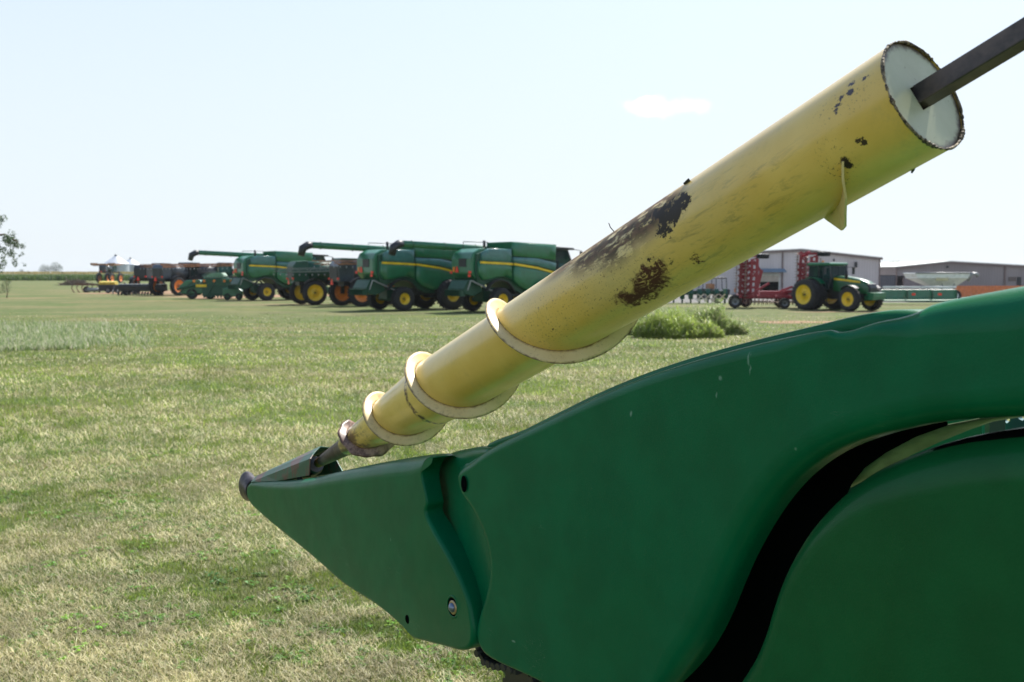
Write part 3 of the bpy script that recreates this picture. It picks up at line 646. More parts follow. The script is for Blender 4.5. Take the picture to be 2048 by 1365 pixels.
    t.set('Metallic', t.math('MULTIPLY', rod, .55)); t.set('Coat Weight', t.math('MULTIPLY_ADD', dark, -.45, .45, clamp=True))
    t.bump(t.math('ADD', t.math('MULTIPLY', dark, -.8), t.math('MULTIPLY', t.noise(6, 3), 1.2)), .25, .004)
    return t.m
TUBE = rust_tube()
AM = Matrix(((MM.x, KK.x, NAX.x, A0.x - O0.x), (MM.y, KK.y, NAX.y, A0.y - O0.y), (MM.z, KK.z, NAX.z, A0.z - O0.z), (0, 0, 0, 1)))
def C3(t_, th, r_): return V((r_ * math.cos(R(th)), r_ * math.sin(R(th)), t_))
m = MB(); ts = [0, .01] + list(np.arange(.05, 1.7, .05)) + [a for a, b in PROF[1:]]
fine_t = sorted(set([round(x, 4) for x in ts] + [round(x, 4) for x in np.arange(1.7, 2.66, .02)])); seg = 96
vs = []; fs = []
for t_ in fine_t:
    for k in range(seg): vs.append(C3(t_, 360 * k / seg, RT(t_)))
for i in range(len(fine_t) - 1):
    for k in range(seg): a = i * seg + k; b = i * seg + (k + 1) % seg; fs.append((a, b, b + seg, a + seg))
m.add(vs, fs, True); e = len(vs) - seg; m.f.append(tuple(e + k for k in range(seg))); m.sm.append(False)
auger = m.build('auger_tube', TUBE, header); auger.matrix_basis = AM

t = MT('yellow_flighting', .42, spec=.5); uvn = t.n('ShaderNodeUVMap'); uvn.uv_map = 'uv'; S = t.n('ShaderNodeSeparateXYZ'); t.put(S.inputs[0], uvn.outputs[0])
Uu, Vv = S.outputs[0], S.outputs[1]                    # u: turns along the helix, v: 0 root .. 1 rim
yel = t.mix(t.step(t.noise(8, 4), .3, .7), (.62, .47, .19), (.69, .55, .26))
ed = t.math('ADD', Vv, t.math('MULTIPLY', t.math('SUBTRACT', t.noise(60, 5, .8), .5), .7))
c = t.mix(t.math('MULTIPLY', t.step(ed, .84, 1.08), .85), yel, (.10, .05, .03))
c = t.mix(t.math('MULTIPLY', t.step(ed, .28, .02), .75), c, (.13, .065, .035))
old = t.step(t.math('ADD', Uu, t.math('MULTIPLY', t.noise(14, 4), .9)), 2.65, 3.0)
c = t.mix(t.math('MULTIPLY', t.step(t.noise(110, 4, .8), .60, .68), .6), c, (.13, .07, .04))
gr = t.math('MULTIPLY', t.step(t.noise(30, 6, .8), .50, .72), .35); c = t.mix(gr, c, (.28, .2, .09))
c = t.mix(old, c, t.mix(t.step(t.noise(18, 5, .75), .42, .6), (.10, .05, .032), (.32, .2, .13)))
t.base(c); t.bump(t.noise(40, 4), .25, .003); FLM = t.m
def thelix(x): return 1.127 + .491 * x - .062 * x * (x - 1) + .00567 * x * (x - 1) * (x - 2)
m = MB(); xs = np.arange(-.52, 3.66, 1 / 72); vs = []; uv = []
for x in xs:
    t_ = thelix(x); hgt = .034 if x < 2.6 else .034 - .008 * (x - 2.6); hgt *= min(1, .15 + (x + .52) * 6) * min(1, .2 + (3.66 - x) * 8)
    if x > 2.7: hgt *= 1 + .07 * math.sin(x * 37) + .05 * math.sin(x * 71)
    for j in range(5):
        q = j / 4; vs.append(C3(t_ + .004 * q, 360 * x, RT(t_) - .003 + (hgt + .003) * q)); uv.append((x, q))
n_ = len(xs); fs = [(i * 5 + j, i * 5 + j + 1, i * 5 + 6 + j, i * 5 + 5 + j) for i in range(n_ - 1) for j in range(4)]
m.add(vs, fs, True); fl = m.build('flighting', FLM, auger)
l = fl.data.uv_layers.new(name='uv')
for lp in fl.data.loops: l.data[lp.index].uv = uv[lp.vertex_index]
s = fl.modifiers.new('thickness', 'SOLIDIFY'); s.thickness = .0032; s.offset = 0
# end cap, slightly recessed, with a knobbly weld bead
t = MT('pale_end_cap', .45); c = t.mix(t.step(t.noise(10, 5), .3, .7), (.40, .41, .25), (.47, .48, .31))
S = t.n('ShaderNodeSeparateXYZ'); t.put(S.inputs[0], t.tc.outputs['Object']); rad = t.vmath('LENGTH', t.vmath('MULTIPLY', t.tc.outputs['Object'], (1, 1, 0)), out='Value')
c = t.mix(t.step(t.math('ADD', rad, t.math('MULTIPLY', t.math('SUBTRACT', t.noise(45, 5, .8), .5), .03)), .084, .098), c, (.11, .08, .06))
c = t.mix(t.step(t.noise(90, 4, .75), .66, .71), c, (.12, .07, .05)); t.base(c); t.bump(t.noise(12, 3), .2, .004); CAPM = t.m
m = MB(); sq = .030; ring_o = [C3(.004, 360 * k / 64, .0985) for k in range(64)]
hole_ = []
for k in range(64):
    a = 2 * PI * k / 64 + .0; ca, sa = math.cos(a), math.sin(a); q = max(abs(ca), abs(sa)); hole_.append(V((.021 * ca / q, .021 * sa / q, .004)))
m.add(ring_o + hole_ + [v_ + V((0, 0, .05)) for v_ in hole_], [(k, (k + 1) % 64, 64 + (k + 1) % 64, 64 + k) for k in range(64)] + [(64 + k, 64 + (k + 1) % 64, 128 + (k + 1) % 64, 128 + k) for k in range(64)])
m.build('end_cap', CAPM, auger)
t = MT('weld_bead', .75, .3); t.base(t.mix(t.step(t.noise(120, 4, .7), .42, .58), (.05, .038, .03), (.25, .2, .12))); t.bump(t.noise(160, 3), .8, .004); WELD = t.m
m = MB(); rw = random.Random(4); NR = 240; vs = []
for k in range(NR):
    a = 360 * k / NR; rr_ = .0030 * (.75 + .45 * math.sin(k * .21 + 1) * math.sin(k * .07) + rw.uniform(-.45, .6) * (.5 + .5 * math.sin(k * .13))); c0 = C3(.0005, a, .0995)
    er = V((math.cos(R(a)), math.sin(R(a)), 0))
    for j in range(8): b = 2 * PI * j / 8; vs.append(c0 + er * rr_ * math.cos(b) + V((0, 0, rr_ * 1.1 * math.sin(b))))
m.add(vs, [(k * 8 + j, k * 8 + (j + 1) % 8, ((k + 1) % NR) * 8 + (j + 1) % 8, ((k + 1) % NR) * 8 + j) for k in range(NR) for j in range(8)], True)
m.build('weld_bead', WELD, auger)
# drive bar of square section
t = MT('drive_bar_steel', .42, .35); c = t.mix(t.step(t.noise(7, 5, .7), .35, .65), (.035, .032, .035), (.11, .085, .075)); t.base(c); t.bump(t.noise(50, 4), .15, .003)
m = MB(); hb = .0168; rot = R(28); ax = V((math.cos(rot), math.sin(rot), 0)); ay = V((-ax.y, ax.x, 0)); vs = []
for z_ in (.03, -1.2):
    for i, j in ((-1, -1), (1, -1), (1, 1), (-1, 1)): vs.append(ax * hb * i + ay * hb * j + V((0, 0, z_)))
m.add(vs, [(0, 1, 2, 3), (7, 6, 5, 4), (0, 4, 5, 1), (1, 5, 6, 2), (2, 6, 7, 3), (3, 7, 4, 0)]); m.build('drive_bar', t.m, auger, bev=.002)
# small paddle plate welded across the tube
m = MB(); inner = [(.130, -14), (.150, -28), (.168, -42), (.195, -56), (.222, -68), (.25, -78), (.278, -88)]
outer = [(.128, -14, .103), (.146, -28, .115), (.160, -40, .128), (.182, -50, .137), (.207, -61, .145), (.236, -73, .139), (.274, -87, .106)]
n_ = len(inner) - 1; vs = [C3(a, b, .099) for a, b in inner] + [C3(*p) for p in outer]
m.add(vs, [(k, k + 1, k + 2 + n_, k + 1 + n_) for k in range(n_)])
o = m.build('paddle', FLM, auger); l = o.data.uv_layers.new(name='uv')
for lp in o.data.loops: l.data[lp.index].uv = (.3, .5 if lp.vertex_index > n_ else .2)
s = o.modifiers.new('thickness', 'SOLIDIFY'); s.thickness = .004; s.offset = 0
# bits of wire and scale left on the tube
m = MB(); m.tube([C3(.745, 82, .098), C3(.75, 84, .112), C3(.748, 85, .122)], .0011, 6); m.build('wire_stub', DARK, auger)
m = MB(); m.bar(C3(.50, 76, .1), C3(.48, 74, .103), .008, .002); m.build('scale_flake', DARK, auger)
m = MB(); m.bar(C3(.075, -84, .0995), C3(.083, -85, .1025), .006, .003); m.build('weld_spatter', DARK, auger)

# ================================================================== MACHINERY
_wh = {}
def wheel(parent, x, y, r_, w_, rim, rr=.52, lugs=22, tyre=RUB, name='wheel', side=1):
    """wheel standing on the ground: axle along y"""
    key = (round(r_, 3), round(w_, 3), rim.name, round(rr, 3), lugs, tyre.name)
    if key not in _wh:
        rim_r = r_ * rr; h = w_ / 2; m = MB()
        m.lathe_y((0, 0, 0), [(rim_r, -h * .85), (rim_r * 1.08, -h * .98), (r_ * .86, -h), (r_ * .94, -h * .8), (r_ * .955, 0), (r_ * .94, h * .8), (r_ * .86, h), (rim_r * 1.08, h * .98), (rim_r, h * .85)], 36)
        for k in range(lugs):
            for s_, off in ((-1, 0), (1, .5)):
                a0 = 2 * PI * (k + off) / lugs; a1 = a0 + .9 * 2 * PI / lugs; da = .30 * 2 * PI / lugs
                P_ = []
                for a, yy_ in ((a0, h * .02), (a0 + da, h * .02), (a1 + da, h * .97), (a1, h * .97)):
                    for q in (r_ * .93, r_): P_.append((q * math.cos(a), s_ * yy_, q * math.sin(a)))
                m.add(P_, [(1, 3, 5, 7), (0, 1, 3, 2), (2, 3, 5, 4), (4, 5, 7, 6), (6, 7, 1, 0)])
        t_ = m.build('tyre', tyre); m = MB()
        m.lathe_y((0, 0, 0), [(rim_r * 1.06, -h * .93), (rim_r * .93, -h * .9), (rim_r * .88, -h * .35), (rim_r * .45, -h * .2), (rim_r * .4, -h * .45), (.001, -h * .47)], 28)
        m.lathe_y((0, 0, 0), [(rim_r * 1.06, h * .93), (rim_r * .93, h * .9), (rim_r * .88, h * .35), (rim_r * .45, h * .2), (rim_r * .4, h * .45), (.001, h * .47)], 28)
        ri = m.build('rim', rim); m = MB()
        for s_ in (-1, 1):
            m.lathe_y((0, s_ * h * .5, 0), [(rim_r * .2, -.04), (rim_r * .2, .04), (rim_r * .1, .07), (.001, .07)], 12)
            for k in range(8): a = 2 * PI * k / 8; m.tube([(rim_r * .32 * math.cos(a), s_ * h * .40, rim_r * .32 * math.sin(a)), (rim_r * .32 * math.cos(a), s_ * h * .52, rim_r * .32 * math.sin(a))], .022, 6)
        m.tube([(0, -h * .5, 0), (0, h * .5, 0)], rim_r * .12, 8); hb_ = m.build('hub', DARK)
        _wh[key] = (t_.data, ri.data, hb_.data)
        for o in (t_, ri, hb_): bpy.data.objects.remove(o)
    w_o = bpy.data.objects.new(name, None); col.objects.link(w_o); w_o.parent = parent; w_o.location = (x, y, r_); w_o.rotation_euler = (0, random.uniform(0, 1), 0); w_o.empty_display_size = .2
    for nm, d in zip(('tyre', 'rim', 'hub'), _wh[key]):
        o = bpy.data.objects.new(nm, d); col.objects.link(o); o.parent = w_o
    return w_o
def smv(parent, x, y, z, s_=.36, ax=-1):
    m = MB(); m.add([(x, y - s_ / 2, z), (x, y + s_ / 2, z), (x, y + .04, z + s_), (x, y - .04, z + s_), (x - .02, y - s_ / 2, z), (x - .02, y + s_ / 2, z), (x - .02, y + .04, z + s_), (x - .02, y - .04, z + s_)],
                    [(0, 1, 2, 3), (7, 6, 5, 4), (0, 4, 5, 1), (1, 5, 6, 2), (2, 6, 7, 3), (3, 7, 4, 0)]); return m.build('warning_triangle', REDL, parent)

# ---------------- combine harvester: x forward, rear at x = 0
def combine(label, loc, rz, group='green combines parked in the far row', aug=9.0, dusty=False):
    t = thing('combine_harvester', label, 'combine harvester', loc, rz, group)
    # inner body with a cut out over the rear wheel
    body = [(.15, 2.3), (.35, 1.75), (.75, 1.65), (1.0, 1.75), (1.5, 1.95), (2.3, 1.9), (2.8, 1.5), (3.6, 1.1), (6.2, 1.1), (6.4, 1.7), (6.4, 3.6), (3.6, 3.75), (.7, 3.7), (.2, 3.5)]
    MB().prism(body, -1.2, 1.2).build('body', GREEN_D, t, bev=.04)
    # side panels, curved in section
    def panel(y_, prof, mat, nm, th=.14):
        s_ = 1 if y_ > 0 else -1; cx_ = sum(p[0] for p in prof) / len(prof); cz = sum(p[1] for p in prof) / len(prof); m = MB(); n = len(prof)
        rings = [(1.0, 0), (1.0, th * .6), (.985, th * .85), (.95, th), (.6, th * 1.12)]
        vs = []
        for q, d in rings: vs += [(cx_ + (x_ - cx_) * q, y_ + s_ * d, cz + (z_ - cz) * q) for x_, z_ in prof]
        fs = [(j * n + i, j * n + (i + 1) % n, (j + 1) * n + (i + 1) % n, (j + 1) * n + i) for j in range(len(rings) - 1) for i in range(n)]
        fs.append(tuple((len(rings) - 1) * n + i for i in range(n))); m.add(vs, fs, True); return m.build(nm, mat, t)
    for s_ in (-1, 1):
        panel(s_ * 1.2, [(.25, 2.35), (.5, 1.98), (1.1, 2.0), (1.6, 2.12), (2.2, 2.15), (2.75, 2.0), (2.75, 2.95), (.25, 3.1)], GREEN, 'rear_panel', .2)
        panel(s_ * 1.2, [(.45, 3.12), (2.75, 2.98), (2.75, 3.85), (1.0, 3.85), (.5, 3.6)], GREEN_SKY, 'engine_panel', .15)
        panel(s_ * 1.2, [(2.82, 2.9), (2.82, 1.95), (3.2, 1.6), (3.9, 1.3), (5.2, 1.35), (6.2, 1.5), (6.2, 2.45), (4.6, 2.75)], GREEN, 'front_panel', .28)
        panel(s_ * 1.2, [(2.82, 3.0), (4.6, 2.83), (6.2, 2.52), (6.3, 3.0), (4.7, 3.3), (2.82, 3.35)], GREEN_SKY, 'service_door', .22)
        panel(s_ * 1.2, [(2.82, 3.42), (6.25, 3.2), (6.25, 4.12), (2.82, 4.25)], GREEN if s_ < 0 else GREEN_SKY, 'tank_panel', .2)
        m = MB(); y_ = s_ * 1.2; st = [(.3, 3.02), (2.0, 2.96), (2.75, 2.92), (2.85, 2.92), (4.6, 2.70), (6.1, 2.38)]
        for (x0, z0), (x1, z1) in zip(st[:-1], st[1:]):
            yo = s_ * (1.43 if x0 < 2.7 else 1.53); m.bar((x0, yo, z0), (x1, yo, z1), .05, .13)
        m.build('yellow_stripe', YEL, t)
        m = MB(); c_ = (1.75, s_ * 1.42, .85)
        pts = [(c_[0] + 1.12 * math.cos(a), c_[2] + 1.12 * math.sin(a)) for a in np.linspace(.25, PI - .45, 12)]
        for (x0, z0), (x1, z1) in zip(pts[:-1], pts[1:]): m.bar((x0, c_[1], z0), (x1, c_[1], z1), .35, .05)
        m.build('fender', BLK, t)
    MB().prism([(2.9, 3.75), (2.75, 4.3), (6.35, 4.18), (6.3, 3.6)], -1.3, 1.3).build('grain_tank', GREEN, t, bev=.05)
    # rear hood
    rear = [(-.12, 2.35), (-.1, 3.25), (.1, 3.62), (.55, 3.85), (1.0, 3.88), (1.0, 2.2), (.2, 2.05)]
    h_ = MB().prism(rear, -1.05, 1.05).build('rear_hood', GREEN, t, bev=.09)
    MB().box(-.14, -.11, -.55, .2, 2.75, 3.25).build('rear_grille', DARK, h_)
    smv(t, -.15, .35, 2.42)
    for y_, z_ in ((-.95, 2.35), (.98, 2.35), (-.9, 2.15)): MB().box(-.17, -.1, y_ - .1, y_ + .1, z_, z_ + .15).build('tail_light', REDL, t)
    MB().box(-.16, -.1, .62, .78, 2.45, 2.75).build('marker_light', AMB, t)
    # straw chopper and spreader low at the back
    ch = MB().prism([(-.45, 1.15), (-.5, 1.45), (-.2, 1.95), (.6, 2.0), (.9, 1.3), (.2, 1.0)], -.85, .85).build('straw_chopper', GREEN_D, t, bev=.03)
    m = MB(); 
    for k in range(7): m.box(-.75, -.4, -.8 + k * .26, -.78 + k * .26, 1.0, 1.35)
    m.box(-.75, -.4, -.85, .85, 1.35, 1.38); m.build('tailboard', GREEN_D, ch)
    m = MB(); m.bar((-.2, -1.15, 1.95), (1.2, -1.3, 1.35), .1, .06); m.bar((-.2, -1.15, 1.95), (-.4, -1.1, 1.35), .06); m.bar((1.2, -1.3, 1.35), (2.4, -1.3, 1.1), .08); m.build('rear_ladder', GREY, t)
    m = MB(); m.tube([(1.75, -1.25, .75), (1.75, 1.25, .75)], .16, 12); m.box(1.2, 2.3, -.5, .5, .75, 1.5); m.build('rear_axle', GREEN_D, t)
    m = MB(); m.tube([(5.3, -1.3, 1.0), (5.3, 1.3, 1.0)], .26, 12); m.box(3.0, 6.1, -.9, .9, .95, 1.4); m.build('front_axle', DARK, t)
    # cab
    cab = MB().prism([(6.4, 1.75), (6.4, 3.85), (7.55, 3.85), (7.95, 3.0), (7.75, 1.9), (7.3, 1.75)], -.95, .95).build('cab', GLASS, t)
    m = MB()
    for s_ in (-1, 1):
        for a, b in (((6.42, 1.75), (6.42, 3.85)), ((7.55, 3.85), (7.95, 3.0)), ((7.95, 3.0), (7.72, 1.85)), ((6.4, 1.8), (7.75, 1.85))): m.bar((a[0], s_ * .96, a[1]), (b[0], s_ * .96, b[1]), .07)
    m.bar((6.42, -.96, 3.8), (6.42, .96, 3.8), .07); m.build('cab_frame', DARK, cab)
    MB().prism([(6.2, 3.86), (6.3, 4.06), (7.9, 4.0), (8.1, 3.86)], -1.15, 1.15).build('cab_roof', DARK, cab, bev=.03)
    m = MB(); m.box(6.9, 7.3, -.25, .25, 2.2, 3.2); m.box(6.8, 7.0, -.2, .2, 3.2, 3.45); m.build('cab_seat', BLK, cab)
    for s_ in (-1, 1):
        m = MB(); m.bar((7.9, s_ * 1.1, 3.9), (8.1, s_ * 1.7, 3.8), .04); m.box(8.05, 8.12, s_ * 1.7 - .12, s_ * 1.7 + .12, 3.2, 3.75); m.build('mirror', BLK, t)
    m = MB(); m.prism([(6.4, 1.2), (6.4, 1.7), (8.6, .95), (8.6, .5)], -.7, .7); m.build('feeder_house', GREEN_D, t)
    m = MB()
    for k in range(6): m.box(6.6, 7.3, 1.35, 1.65, .5 + k * .27, .53 + k * .27)
    m.bar((6.6, 1.35, .4), (6.6, 1.35, 2.0), .04); m.bar((7.3, 1.35, .4), (7.3, 1.35, 2.0), .04); m.build('cab_ladder', BLK, t)
    # handrails and exhaust on the deck
    m = MB(); m.tube([(1.2, -.6, 3.8), (1.2, -.6, 4.35)], .09, 10); m.tube([(.7, .9, 3.85), (.7, .9, 4.3), (2.6, .9, 4.3), (2.6, .9, 3.85)], .025, 6); m.build('exhaust', BLK, t)
    # folded unloading auger on the far side
    if aug:
        x1 = 5.2 - aug; m = MB(); m.tube([(5.2, 1.35, 3.3), (5.2, 1.45, 3.6), (5.0, 1.5, 3.8), (4.4, 1.5, 3.85), (x1, 1.5, 4.12)], [.24, .24, .23, .21, .2], 16)
        a_ = m.build('unloading_auger', GREEN, t)
        m = MB(); m.tube([(x1 + .1, 1.5, 4.12), (x1 - .15, 1.5, 4.1), (x1 - .5, 1.5, 3.9), (x1 - .62, 1.5, 3.45)], [.215, .25, .26, .2], 12); m.build('spout', BLK, a_)
        for q in (.3, .6, .9):
            m = MB(); xx_ = 4.4 + (x1 - 4.4) * q; zq = 3.85 + .27 * q; m.tube([(xx_, 1.5, zq), (xx_ - .04, 1.5, zq)], .235, 16); m.build('auger_clamp', GREEN_D, a_)
    for s_ in (-1, 1):
        wheel(t, 1.75, s_ * 1.5, .76, .55, YEL, .46); wheel(t, 5.3, s_ * 1.62, 1.0, .75, YEL, .45)
    return t
def place(px, py, *_):  # ground point seen at a pixel of the photograph
    Y = CAMH * F / (py - HOR); return (gx(px, Y), Y, 0)
A = R(38)
def rear_at(px, Y, a): return (gx(px, Y), Y, 0)
combine('green combine at the right end of the row, cab showing above the auger', rear_at(925, 60.2, A), A, aug=8.6)
combine('green combine second from the right, covering part of the orange rimmed sprayer', rear_at(733, 62.8, A), A, aug=8.3)
combine('green combine behind the yellow rimmed sprayer, its dark spout hanging to the left', rear_at(480, 86.0, A), A, aug=8.3)

# ---------------- high clearance sprayer: x forward, rear at x = 0
def sprayer(label, loc, rz, bodym, rimm, boomm, wr=.85, boom=True, grp='high clearance sprayers in the far row', hood=True, H_=0.0, boomz=3.15):
    t = thing('field_sprayer', label, 'sprayer', loc, rz, grp)
    m = MB(); m.box(.4, 6.2, -.5, .5, 1.45 + H_, 1.75 + H_)
    for x_ in (1.2, 5.2): m.box(x_ - .15, x_ + .15, -1.5, 1.5, 1.55 + H_, 1.75 + H_)
    for x_ in (1.2, 5.2):
        for s_ in (-1, 1): m.box(x_ - .12, x_ + .12, s_ * 1.35 - .1, s_ * 1.35 + .1, wr - .1, 1.7 + H_)
    m.build('frame', DARK, t)
    m = MB(); m.tube([(1.0, 0, 2.5 + H_), (3.4, 0, 2.5 + H_)], .78, 20); m.build('spray_tank', bodym, t)
    MB().prism([(-.1, 1.75 + H_), (-.15, 2.9 + H_), (.1, 3.25 + H_), (1.0, 3.3 + H_), (1.05, 1.75 + H_)], -.8, .8).build('engine_hood', bodym, t, bev=.06)
    MB().box(-.17, -.12, -.6, .6, 2.0 + H_, 2.8 + H_).build('radiator_grille', BLK, t)
    cab = MB().prism([(3.7, 1.8 + H_), (3.6, 3.35 + H_), (4.9, 3.35 + H_), (5.25, 2.5 + H_), (5.0, 1.8 + H_)], -.75, .75).build('cab', GLASS, t)
    MB().prism([(3.5, 3.36 + H_), (3.6, 3.52 + H_), (5.0, 3.5 + H_), (5.1, 3.36 + H_)], -.85, .85).build('cab_roof', bodym, cab, bev=.03)
    m = MB()
    for s_ in (-1, 1): m.bar((3.66, s_ * .76, 1.8 + H_), (3.6, s_ * .76, 3.35 + H_), .08); m.bar((4.9, s_ * .76, 3.35 + H_), (5.25, s_ * .76, 2.5 + H_), .07)
    m.bar((3.62, -.76, 3.3), (3.62, .76, 3.3), .07); m.bar((3.6, -.76, 3.33), (4.9, -.76, 3.33), .06); m.bar((3.6, .76, 3.33), (4.9, .76, 3.33), .06); m.build('cab_frame', DARK, cab)
    smv(t, -.2, .2, 1.55 + H_, .42)
    for s_ in (-1, 1):
        MB().box(-.2, -.12, s_ * .7 - .08, s_ * .7 + .08, 1.9 + H_, 2.05 + H_).build('tail_light', REDL, t)
    if boom:
        for s_ in (-1, 1):
            m = MB(); z = boomz + H_; y_ = s_ * 1.5
            for k, (zz, yo) in enumerate(((z, 0), (z - .22, .1), (z - .08, -.28), (z - .28, -.2))): m.bar((-1.1 + .2 * k, y_ + s_ * yo, zz - .05), (6.9 - .3 * k, y_ + s_ * yo, zz + .1), .06, .06)
            for k in range(22):
                x_ = -1.0 + k * .36; z0, z1 = (z - .24, z) if k % 2 else (z, z - .24); m.bar((x_, y_, z0), (x_ + .36, y_ + s_ * .05, z1), .035)
            b_ = m.build('folded_boom', boomm, t)
            m = MB()
            for k in range(16): m.tube([(-.9 + k * .48, y_ + s_ * .1, z - .42), (-.9 + k * .48, y_ + s_ * .1, z - .58)], .04, 6)
            m.build('spray_nozzles', GREY, b_)
    for x_ in (1.2, 5.2):
        for s_ in (-1, 1):
            wheel(t, x_, s_ * 1.55, wr, .42, rimm, .62, 26)
            m = MB(); pts = [(x_ + (wr + .12) * math.cos(a), wr + (wr + .12) * math.sin(a)) for a in np.linspace(.5, 2.4, 8)]
            for (x0, z0), (x1, z1) in zip(pts[:-1], pts[1:]): m.bar((x0, s_ * 1.55, z0), (x1, s_ * 1.55, z1), .4, .03)
            m.build('mudguard', BLK, t)
    return t
sprayer('green sprayer with bright yellow rims parked in front of the leftmost big combine', rear_at(585, 74.5, A), R(30), GREEN_D, YEL, paint('pale_boom_paint', (.16, .2, .17), .5), wr=.92, boomz=2.75)
sprayer('dark sprayer with orange rims between the yellow rimmed sprayer and two combines', rear_at(672, 71.0, A), R(36), NAVY, ORG, BROWN, wr=.98, boomz=3.3)
sprayer('dark sprayer with long rusty brown booms behind the ribbed green harvest machine', rear_at(368, 108, A), R(24), NAVY, ORG, BROWN, wr=1.0, boomz=3.35)
sprayer('dark sprayer with brown booms, farther left and behind the low seed drill', rear_at(318, 104, A), R(62), NAVY, ORG, BROWN, wr=1.0, boomz=3.3)
sprayer('black sprayer without booms at the left end of the dark cluster of machines', rear_at(283, 112, A), R(78), DARK, ORG, BROWN, wr=.95, boom=False)
sprayer('sprayer seen end on before the corn with orange brown booms folded out over its wheels', rear_at(207, 230, A), R(84), NAVY, ORG, BROWN, wr=1.1, boomz=3.5, H_=.9)
# fold out boom wings on the last one are part of it
sp5 = [o for o in col.objects if o.name.startswith('field_sprayer')][-1]
m = MB()
for s_ in (-1, 1):
    for k in range(5): m.bar((.2, s_ * 1.2, 4.1 + .12 * k), (.2, s_ * 3.0, 4.2 + .1 * k), .1)
    for k in range(5): m.bar((.2, s_ * (1.2 + k * .36), 4.0), (.2, s_ * (1.5 + k * .36), 4.6), .08)
m.box(.1, .3, -2.4, 2.4, 4.0, 4.5); m.build('boom_wing', BROWN, sp5)

# ---------------- tractor: x forward, rear axle at x = 0
tr = thing('tractor', 'green row crop tractor with yellow wheels and dual rear tyres', 'tractor', rear_at(1645, 65.0, A), R(-58))
MB().prism([(-.5, .9), (-.5, 1.45), (1.2, 1.4), (3.4, 1.25), (3.5, .8), (1.0, .7)], -.35, .35).build('chassis', DARK, tr, bev=.03)
hood_ = MB(); secs = [(1.25, 1.25, 2.22, .50), (2.0, 1.2, 2.2, .50), (3.0, 1.15, 2.05, .47), (3.6, 1.1, 1.88, .43), (3.85, 1.05, 1.68, .38)]
vs = []; NS = 14
for x_, zb, zt, hw in secs:
    for k in range(NS):
        a = PI * k / (NS - 1); vs.append((x_, hw * (1 if math.cos(a) > 0 else -1) * abs(math.cos(a)) ** .5, zb + (zt - zb) * max(0, math.sin(a)) ** .45))
fs = [(j * NS + k, j * NS + k + 1, (j + 1) * NS + k + 1, (j + 1) * NS + k) for j in range(len(secs) - 1) for k in range(NS - 1)]
hood_.add(vs, fs, True); ho = hood_.build('hood', paint('glossy_green_hood', (.006, .085, .022), .3, coat=.12), tr)
gr_ = MB(); gr_.prism([(3.72, 1.05), (3.95, 1.08), (3.98, 1.45), (3.86, 1.72), (3.70, 1.74)], -.36, .36); gr_.build('grille', BLK, ho, bev=.04)
m = MB()
for s_ in (-1, 1): m.bar((1.3, s_ * .505, 2.02), (3.3, s_ * .475, 1.82), .02, .12)
m.build('hood_stripe', YEL, ho)
m = MB(); m.tube([(2.2, -.42, 2.0), (2.2, -.42, 2.9)], .07, 10); m.tube([(2.2, -.42, 2.1), (2.2, -.42, 2.5)], .1, 10); m.build('exhaust', DARK, tr)
m = MB()
for k in range(9): m.box(3.95 + .012 * (k % 2), 4.35, -.55 + k * .125, -.45 + k * .125, .75, 1.1)
m.box(3.5, 4.0, -.3, .3, .7, 1.0); m.prism([(3.9, 1.1), (3.9, 1.2), (4.42, 1.16), (4.42, .9)], -.58, .58); m.build('front_weights', GREEN, tr)
cab = MB().prism([(-.5, 1.5), (-.42, 2.85), (1.15, 2.85), (1.3, 2.1), (1.15, 1.45), (.6, 1.2), (-.1, 1.5)], -.78, .78).build('cab', GLASS, tr)
MB().prism([(-.62, 2.86), (-.55, 3.06), (1.2, 3.06), (1.3, 2.95), (1.25, 2.86)], -.88, .88).build('cab_roof', GREEN, cab, bev=.05)
m = MB()
for s_ in (-1, 1):
    for a, b in (((-.5, 1.5), (-.42, 2.86)), ((.32, 1.4), (.34, 2.86)), ((1.3, 2.1), (1.15, 2.86)), ((1.3, 2.1), (1.15, 1.45)), ((-.1, 1.5), (.6, 1.2))): m.bar((a[0], s_ * .79, a[1]), (b[0], s_ * .79, b[1]), .075)
m.bar((-.42, -.79, 2.82), (-.42, .79, 2.82), .07)
m.build('cab_frame', DARK, cab)
m = MB(); m.box(-.05, .4, -.25, .25, 1.4, 1.95); m.box(-.15, 0, -.22, .22, 1.9, 2.55); m.bar((.75, 0, 1.5), (.6, 0, 2.1), .07); m.build('cab_seat', BLK, cab)
for s_ in (-1, 1):
    m = MB(); pts = [(1.10 * math.cos(a), 1.0 + 1.10 * math.sin(a)) for a in np.linspace(.7, 2.3, 9)]
    for (x0, z0), (x1, z1) in zip(pts[:-1], pts[1:]): m.bar((x0, s_ * .98, z0), (x1, s_ * .98, z1), .42, .05)
    m.build('rear_fender', GREEN, tr)
    wheel(tr, 0, s_ * 1.0, 1.0, .46, YEL, .60, 24); wheel(tr, 0, s_ * 1.62, 1.0, .46, YEL, .60, 24)
    wheel(tr, 3.0, s_ * 1.05, .76, .42, YEL, .56, 22)
    m = MB(); pts = [(3.0 + .86 * math.cos(a), .76 + .86 * math.sin(a)) for a in np.linspace(.9, 2.3, 7)]
    for (x0, z0), (x1, z1) in zip(pts[:-1], pts[1:]): m.bar((x0, s_ * 1.05, z0), (x1, s_ * 1.05, z1), .4, .04)
    m.build('front_fender', BLK, tr)
    m = MB(); m.bar((1.15, s_ * .8, 2.75), (1.3, s_ * 1.35, 2.75), .035); m.box(1.27, 1.33, s_ * 1.35 - .1, s_ * 1.35 + .1, 2.3, 2.75); m.build('mirror', BLK, tr)
